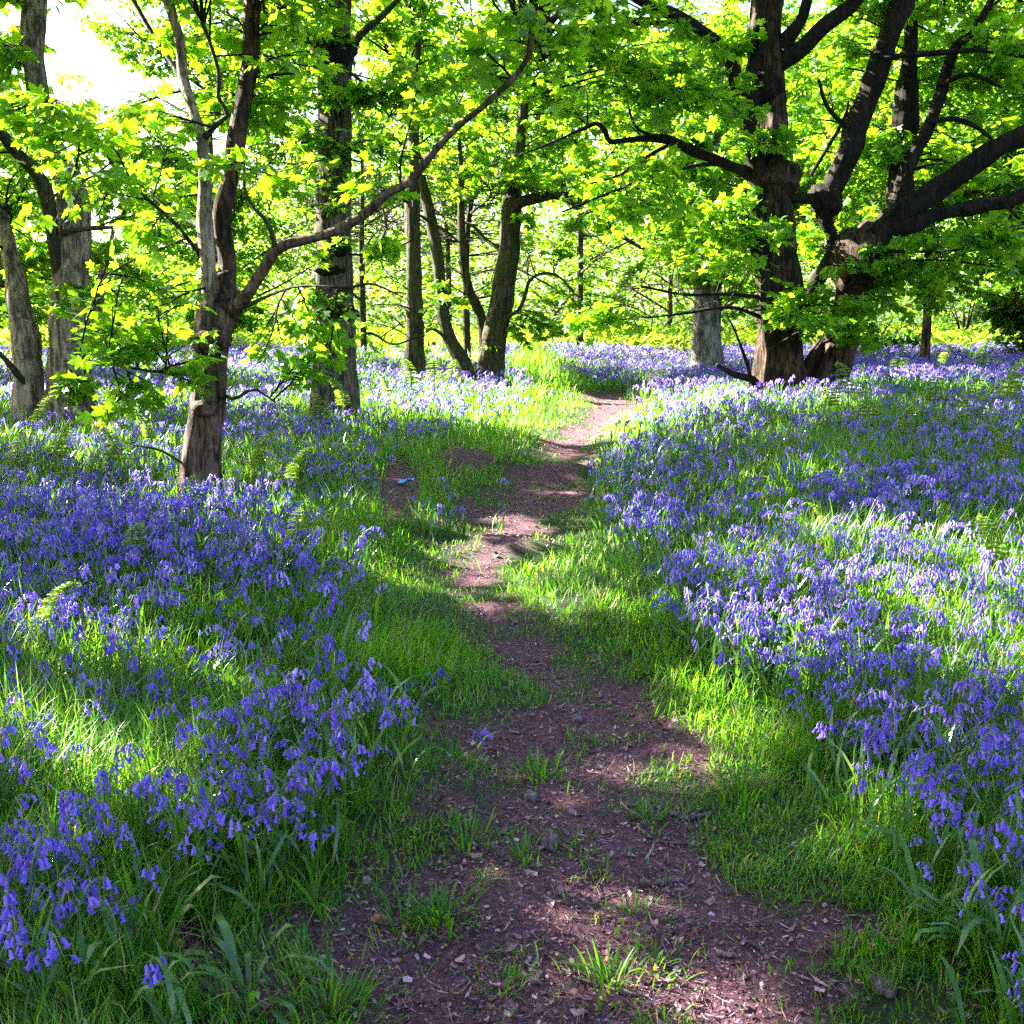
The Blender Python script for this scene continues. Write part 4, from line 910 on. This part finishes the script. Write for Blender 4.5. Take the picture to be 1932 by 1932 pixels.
def on_ground(px, py, dz=0.0):
    g = ground_at(px, py); z = float(height(g[0], g[1])); g = ground_at(px, py, z); return np.array([g[0], g[1], float(height(g[0], g[1])) + dz])
def stick(label, rows, w, mi='stick', fork=None, name='fallen_twig', cat='twig', group='twigs lying on the path'):
    P = np.array([on_ground(a, b, .008) for a, b in rows]); c = P.mean(0)
    mb = MB(); r = w * .5 * pxm(c[1]); tube(mb, P, np.linspace(r, r * .55, len(P)), 7, len(P) * 4, .2, 0, .5, rows[0][0])
    if fork is not None:
        Q = np.array([on_ground(a, b, .012) for a, b in fork]); tube(mb, Q, np.linspace(r * .7, r * .3, len(Q)), 6, len(Q) * 4, .15, 0, .5, rows[0][1])
    o = mb.build(name, M[mi], None, c); o.location = [float(q) for q in c]; tag(o, label, cat, group)
ST = [('pale bent twig by the grassy left verge of the path', [(755,1722),(750,1690),(770,1650),(785,1628)], 6, [(770,1650),(735,1645),(705,1640)]),
 ('thin twig at the left edge of the path', [(812,1528),(850,1545),(905,1545)], 5, None), ('hooked twig in the middle of the path', [(1085,1675),(1110,1655),(1106,1640),(1090,1650)], 5, [(1110,1655),(1060,1672)]),
 ('forked twig below the hooked one', [(1120,1708),(1150,1690),(1190,1680)], 6, [(1135,1700),(1125,1680)]), ('straight twig lying across the mid path', [(1075,1738),(1120,1742),(1172,1738)], 6, None),
 ('long thin twig near the lower middle of the path', [(1095,1775),(1130,1790),(1180,1795)], 5, [(1130,1790),(1120,1775)]), ('thick twig on the lit bottom of the path', [(1058,1830),(1080,1855),(1118,1866)], 8, [(1080,1855),(1062,1818)]),
 ('curved twig running into the lower right tuft', [(1165,1880),(1215,1890),(1250,1915)], 8, None), ('dark stick by the right tuft of the path', [(1265,1545),(1300,1553),(1345,1540)], 12, [(1300,1553),(1330,1530)]),
 ('grey stick lying right of the round stone', [(1208,1668),(1240,1672),(1290,1666)], 16, None), ('slanted twig right of the path middle', [(1200,1570),(1240,1590),(1300,1598)], 7, None),
 ('short twig against the lower right leaves', [(1240,1800),(1258,1775)], 5, None), ('pale chip of bark in the lower right litter', [(1352,1806),(1388,1812)], 15, None), ('thin twig left of the lower tuft', [(850,1840),(905,1838),(922,1856)], 4, None),
 ('twig at the far right of the lit earth', [(1190,1470),(1230,1462),(1290,1470)], 6, None), ('twig below the lit grass tuft', [(1180,1530),(1215,1525),(1250,1540)], 6, None),
 ('small twig at the bottom edge of the path', [(1050,1900),(1062,1860)], 4, None), ('twig lying at the right bottom litter', [(1490,1850),(1540,1870),(1600,1866)], 6, None)]
for a in ST: stick(a[0], a[1], a[2], 'stick', a[3])
def stone(label, px, py, w, h, d, seed, mk='stone', sink=.35, name='stone', cat='stone', group='stones in the path'):
    c = on_ground(px, py); s = pxm(c[1]); nu, nv = 18, 10
    th = np.linspace(0, 2 * math.pi, nu, endpoint=False)[None]; ph = np.linspace(.04, math.pi - .04, nv)[:, None]
    dv = np.stack([np.sin(ph) * np.cos(th), np.sin(ph) * np.sin(th), np.cos(ph) + 0 * th], -1)
    k = .7 + .6 * fbm(dv[..., 0] * 1.6 + seed, dv[..., 1] * 1.6 + dv[..., 2] * 1.3 + seed * 2, 3)
    V = dv * k[..., None] * np.array([w * s * .5, d, h * s * .6]); V[..., 2] += h * s * (.5 - sink)
    i = np.arange(nv - 1)[:, None] * nu; j = np.arange(nu)[None]; mb = MB()
    mb.add(V.reshape(-1, 3), [np.stack([i + j, i + nu + j, i + nu + (j + 1) % nu, i + (j + 1) % nu], -1).reshape(-1, 4)])
    o = mb.build(name, M[mk]); o.location = [float(q) for q in c]; o.rotation_euler = (0, 0, seed); tag(o, label, cat, group)
    o.rotation_euler = (0, 0, .0)
stone('rounded brown stone half sunk in the middle of the path', 1036, 1600, 44, 30, .045, 1); stone('small pale cobble at the upper left of the bare earth', 1000, 1508, 34, 20, .03, 2)
stone('flat angular stone at the lower right corner of the litter', 1665, 1872, 62, 24, .05, 3); stone('small dark stone on the narrow part of the path', 1088, 1358, 30, 16, .03, 4)
stone('flat stone near the bottom of the path', 1010, 1852, 36, 16, .03, 6)
stone('small stone beside the dark stick', 1226, 1535, 20, 14, .02, 8)
# scrap of blue plastic on the side trail
mb = MB(); g = on_ground(766, 914, .02); nu = 12
uu, vv = np.meshgrid(np.linspace(-1, 1, nu), np.linspace(-1, 1, 8)); V = np.stack([uu * .07, vv * .05, .05 * fbm(uu * 2 + 4, vv * 2, 2) + .02 * uu], -1).reshape(-1, 3)
i = np.arange(7)[:, None] * nu; j = np.arange(nu - 1)[None]; mb.add(V, [np.stack([i + j, i + j + 1, i + nu + j + 1, i + nu + j], -1).reshape(-1, 4)])
o = mb.build('plastic_scrap', M['blue']); o.location = [float(q) for q in g]; tag(o, 'crumpled scrap of bright blue plastic on the bare side trail', 'litter')

# ------------------------------------------------------------------ grass tufts on the path, strap leaf clumps, bracken
def tuft(label, px, py, n, h, spread, seed, mk='grass', w=.006, name='grass_tuft', cat='grass tuft', group='grass tufts on the bare path', bends=(.3, .8, 1.3, 1.8), segs=4, out_=.5):
    r_ = np.random.default_rng(seed); c = on_ground(px, py); mb = MB()
    for b in bends:
        m_ = max(1, n // len(bends)); a = r_.uniform(0, 6.28, m_); rad = np.abs(r_.normal(0, spread, m_))
        P = np.column_stack([-np.sin(a) * rad, np.cos(a) * rad, np.full(m_, -.01)]); P[:, 2] += height(c[0] + P[:, 0], c[1] + P[:, 1]) - c[2]
        L = h * r_.uniform(.5, 1.2, m_)
        mb.scatter(blade_tmpl(b, .5, segs, .25 if w > .01 else 0), lean(a, a + math.pi, -np.abs(r_.normal(out_ * .6, .25, m_)) * -1), P, np.column_stack([np.full(m_, w * 1.0) * r_.uniform(.7, 1.3, m_), L, L]), np.clip(r_.normal(.5, .2, m_), 0, 1), 0)
    o = mb.build(name, M[mk]); o.location = [float(q) for q in c]; tag(o, label, cat, group)
TU = [('bright yellow green grass tuft alone on the upper bare earth',1020,1465,90,.10,.06),('small grass tuft just left of the round stone',985,1620,60,.07,.05),('grass tuft spilling over the lower left of the path',830,1740,120,.10,.07),('low grass tuft in the centre right of the path',1190,1730,60,.06,.06),
 ('grass tuft at the right of the bare earth beside the dark stick',1230,1560,60,.07,.05),('grass tuft near the bottom right of the path',1150,1860,100,.09,.06),('sunlit grass tuft at the bottom left of the path',620,1915,160,.11,.10),('small grass sprig on the middle of the path',1080,1600,40,.05,.06),
 ('grass tuft at the bottom edge below the twigs',950,1880,50,.06,.05),('spiky grass tuft left of the lit earth',880,1600,70,.08,.06),('grass tuft on the right verge by the lit earth',1400,1510,140,.13,.08),('grass tuft along the narrow path bend',985,1080,120,.12,.12),
 ('short grass tuft at the lower right edge of the path',1235,1820,60,.06,.05),('fine grass tuft under the left verge',760,1760,80,.09,.08)]
for i, a in enumerate(TU): tuft(*a, seed=200 + i)
tuft('arching dark strap leaves in a clump at the lower left', 400, 1640, 26, .26, .035, 301, 'strap', .022, 'bluebell_leaf_clump', 'leaf clump', 'strap leaf clumps by the path', (.9, 1.6, 2.3), 7)
tuft('arching pale strap leaves in a clump at the lower right edge', 1880, 1830, 30, .27, .04, 302, 'strap', .022, 'bluebell_leaf_clump', 'leaf clump', 'strap leaf clumps by the path', (1.0, 1.7, 2.3), 7)
tuft('flattened strap leaves in the shaded lower left litter', 250, 1860, 24, .26, .05, 303, 'strap', .020, 'bluebell_leaf_clump', 'leaf clump', 'strap leaf clumps by the path', (1.0, 1.7, 2.2), 7)
tuft('strap leaf clump trailing towards the path at the lower left', 470, 1900, 20, .24, .05, 304, 'strap', .018, 'bluebell_leaf_clump', 'leaf clump', 'strap leaf clumps by the path', (1.0, 1.7, 2.2), 7)

def bracken_parts(seed):
    r_ = np.random.default_rng(seed); H = 1.0
    S = np.array([(0, 0, 0), (0, .02, .4), (0, .10, .72), (0, .26, .93), (0, .42, 1.0)]); C = cmr(S, 40)
    ms = MB(); tube(ms, S, [.013, .011, .009, .006, .003], 6, 20, 0, 0, .8)
    # the curled tip
    a = np.linspace(0, 5.5, 14); rr = .055 * (1 - a / 7.5); E = S[-1] + np.array([0, .03, -.02])
    K = np.column_stack([0 * a, E[1] + np.sin(a) * rr, E[2] - rr + np.cos(a) * rr + (rr[0] - rr)]); mk = MB(); tube(mk, K, np.linspace(.009, .006, 14), 5, 24, .1, 0, .9)
    ml = MB()
    for k in range(11):
        u = .42 + .055 * k; q = C[min(39, int(u * 39))]; ln = .34 * (1 - .07 * k)
        for sd in (-1, 1):
            d = np.array([sd, .28, .18 - .02 * k + r_.normal(0, .08)]); d /= np.linalg.norm(d); m_ = 9; t_ = (np.arange(m_) + .6) / m_
            B = q + d * (ln * t_)[:, None]; B[:, 2] -= .10 * ln * t_ ** 2 * 3
            s_ = ln * .46 * (1.1 - t_)
            for e in (-1, 1):
                dd_ = np.cross(d, [0, 0, 1.0]) * e + d * .45; D_ = np.repeat(dd_[None], m_, 0) + r_.normal(0, .12, (m_, 3))
                ml.scatter(LEAF_D, frames(D_, np.array([0, 0, 1.0]) + r_.normal(0, .2, (m_, 3))), B, np.column_stack([s_ * .7, s_, s_]), np.clip(r_.normal(.55, .2, m_), 0, 1), 0, False)
            tube(ml, [q, q + d * ln * .6 - [0, 0, .04 * ln], B[-1]], [.004, .003, .001], 3, 4, 0, 0, .9)
    return ms.build('stalk', M['stem'], link=False), ml.build('frond_blade', M['fern'], link=False), mk.build('crozier', M['fern'], link=False)
BP = [bracken_parts(700 + k) for k in range(5)]
def bracken(label, px, py, hpx, a, k, grp='bracken fronds rising through the flowers'):
    c = on_ground(px, py); h = hpx * pxm(c[1]) * 1.35
    t_ = thing('bracken_frond', label, 'fern', c, grp); t_.rotation_euler = (0, 0, a); t_.scale = (h, h, h)
    for o in BP[k % 5]:
        q = o.copy(); COL.objects.link(q); q.parent = t_
BR_ = [(35,925,85,'at the left edge below the crooked tree'),(105,920,95,'second from the left edge below the crooked tree'),(165,935,70,'low among shaded flowers left of the leaning trunk'),(232,925,100,'tall, left of the leaning trunk'),(292,880,80,'just left of the leaning trunk foot'),
 (70,840,70,'in shade under the stub stem'),(215,830,60,'behind the leaning trunk on its left'),(480,930,90,'right of the leaning trunk foot'),(545,950,80,'in the lit flowers right of the leaning trunk'),(608,830,70,'at the left foot of the straight grey trunk'),(655,815,80,'in front of the straight grey trunk'),(560,860,60,'in shade before the straight grey trunk'),
 (735,770,56,'sunlit, right of the straight grey trunk'),(778,765,66,'sunlit, uncurling in the white flower band'),(820,760,62,'sunlit, below the coppiced stems'),(852,745,50,'small and lit at the coppiced stems'),(560,1085,90,'crozier rising at the near left drift'),(75,1265,130,'broad and green in the left drift'),(250,1100,90,'in the mid left drift'),
 (1445,900,70,'right of the path in shaded flowers'),(1400,860,60,'below the left foot of the twin trunk'),(1275,905,50,'close to the right side of the narrow path'),(1560,800,75,'sunlit at the foot of the twin trunk'),(1600,790,80,'sunlit right of the twin trunk foot'),(1640,830,90,'pale green in the lit right flowers'),(1700,860,80,'in the middle of the right slope'),(1760,800,80,'behind the lit right flowers'),
 (1830,840,100,'tall at the right slope'),(1890,800,110,'tall at the right edge under the bushes'),(1690,740,60,'beyond the twin trunk on the right'),(1850,740,70,'under the grey green bush'),(1900,900,90,'at the right edge of the slope'),(1870,1140,120,'with brown crozier at the right edge'),(1560,1030,70,'mid right drift in shade'),(1770,720,54,'far on the right under the dark bush'),(1500,870,70,'before the twin trunk in shade'),(1330,820,40,'small, by the lit strip right of the path'),(360,1010,80,'in the drift before the leaning trunk')]
for i, (a, b_, h, w) in enumerate(BR_): bracken('bracken frond ' + w, a, b_, h, float(RNG.uniform(0, 6.28)), i)
# shuttlecock fern at the slender trunk
c = on_ground(785, 716); ft = thing('fern', 'dark green shuttlecock fern at the foot of the slender trunk', 'fern', c)
for k in range(9):
    r_ = np.random.default_rng(800 + k); mb = MB(); a = k * .7; m_ = 14; u = (np.arange(m_) + 1) / m_
    D = np.array([math.cos(a), math.sin(a), 0]); P = D * (u ** 1.2 * .35)[:, None] + np.array([0, 0, 1.0]) * (.55 * np.sin(u * 1.9))[:, None]
    tube(mb, np.vstack([[0, 0, 0], P]), np.linspace(.008, .002, m_ + 1), 4, 15, 0, 0, .3)
    for e in (-1, 1):
        S_ = np.cross(D, [0, 0, 1.0]) * e; s_ = .15 * np.sin(u * 2.6 + .3)
        mb.scatter(LEAF_D, frames(np.repeat((S_ + D * .3)[None], m_, 0) + r_.normal(0, .06, (m_, 3)), np.repeat([[0, 0, 1.0]], m_, 0) + r_.normal(0, .1, (m_, 3))), P, np.column_stack([s_ * .45, s_, s_]), r_.uniform(.2, .6, m_), 0, False)
    mb.build('frond', M['leaf_bush'], ft)
# the far wood that closes the view: one mass of leaves
rw = np.random.default_rng(67); n = 150000; WX = rw.uniform(-48, 48, n); WY = rw.uniform(54, 80, n)
top = 6 + 9 * fbm(WX * .12 + 4, WY * .02, 3); top = np.where((WX > -32) & (WX < -17), top * .38 + .8, top)
WZ = rw.random(n) ** .8 * top; kk = fbm(WX * .5 + WY * .3, WZ * .6, 3) > np.interp(WZ, [3, 7], [.28, .40]); WX, WY, WZ = WX[kk], WY[kk], WZ[kk]; n = len(WX)
th = rw.uniform(0, 6.28, n); mb = MB()
mb.scatter(LEAF_D, frames(np.column_stack([np.cos(th), np.sin(th), rw.normal(-.3, .4, n)]), np.array([0, 0, 1.0]) + rw.normal(0, .6, (n, 3))), np.column_stack([WX, WY, WZ]), rw.uniform(.20, .38, n), np.clip(rw.normal(.5, .2, n), 0, 1), 0, False)
o = mb.build('distant_woods', M['leaf_far']); tag(o, 'hazy mass of young leaves closing the view at the far edge', None, None, 'stuff')
# far bed of bracken and grass that closes the flower field
rh = np.random.default_rng(66); HX, HY = sample_fan(40000, 36, 62, .3, .62, rh); hz = height(HX, HY); n = len(HX); mb = MB()
kk = rh.random(n) < np.interp(HY, [36, 42, 62], [.15, 1, 1]); HX, HY, hz = HX[kk], HY[kk], hz[kk]; n = len(HX)
th = rh.uniform(0, 6.28, n); D = np.column_stack([np.cos(th), np.sin(th), rh.uniform(.0, 1.2, n)])
mb.scatter(LEAF_D, frames(D, np.array([0, 0, 1.0]) + rh.normal(0, .4, (n, 3))), np.column_stack([HX, HY, hz + rh.uniform(.0, .5, n)]), np.column_stack([np.full(n, .22), np.full(n, .5), np.full(n, .5)]) * rh.uniform(.6, 1.2, (n, 1)), np.clip(rh.normal(.6, .2, n), 0, 1), 0, False)
o = mb.build('undergrowth', M['fern']); tag(o, 'yellow green bracken undergrowth beyond the far flowers', None, None, 'stuff')
print('objects', len(bpy.data.objects))
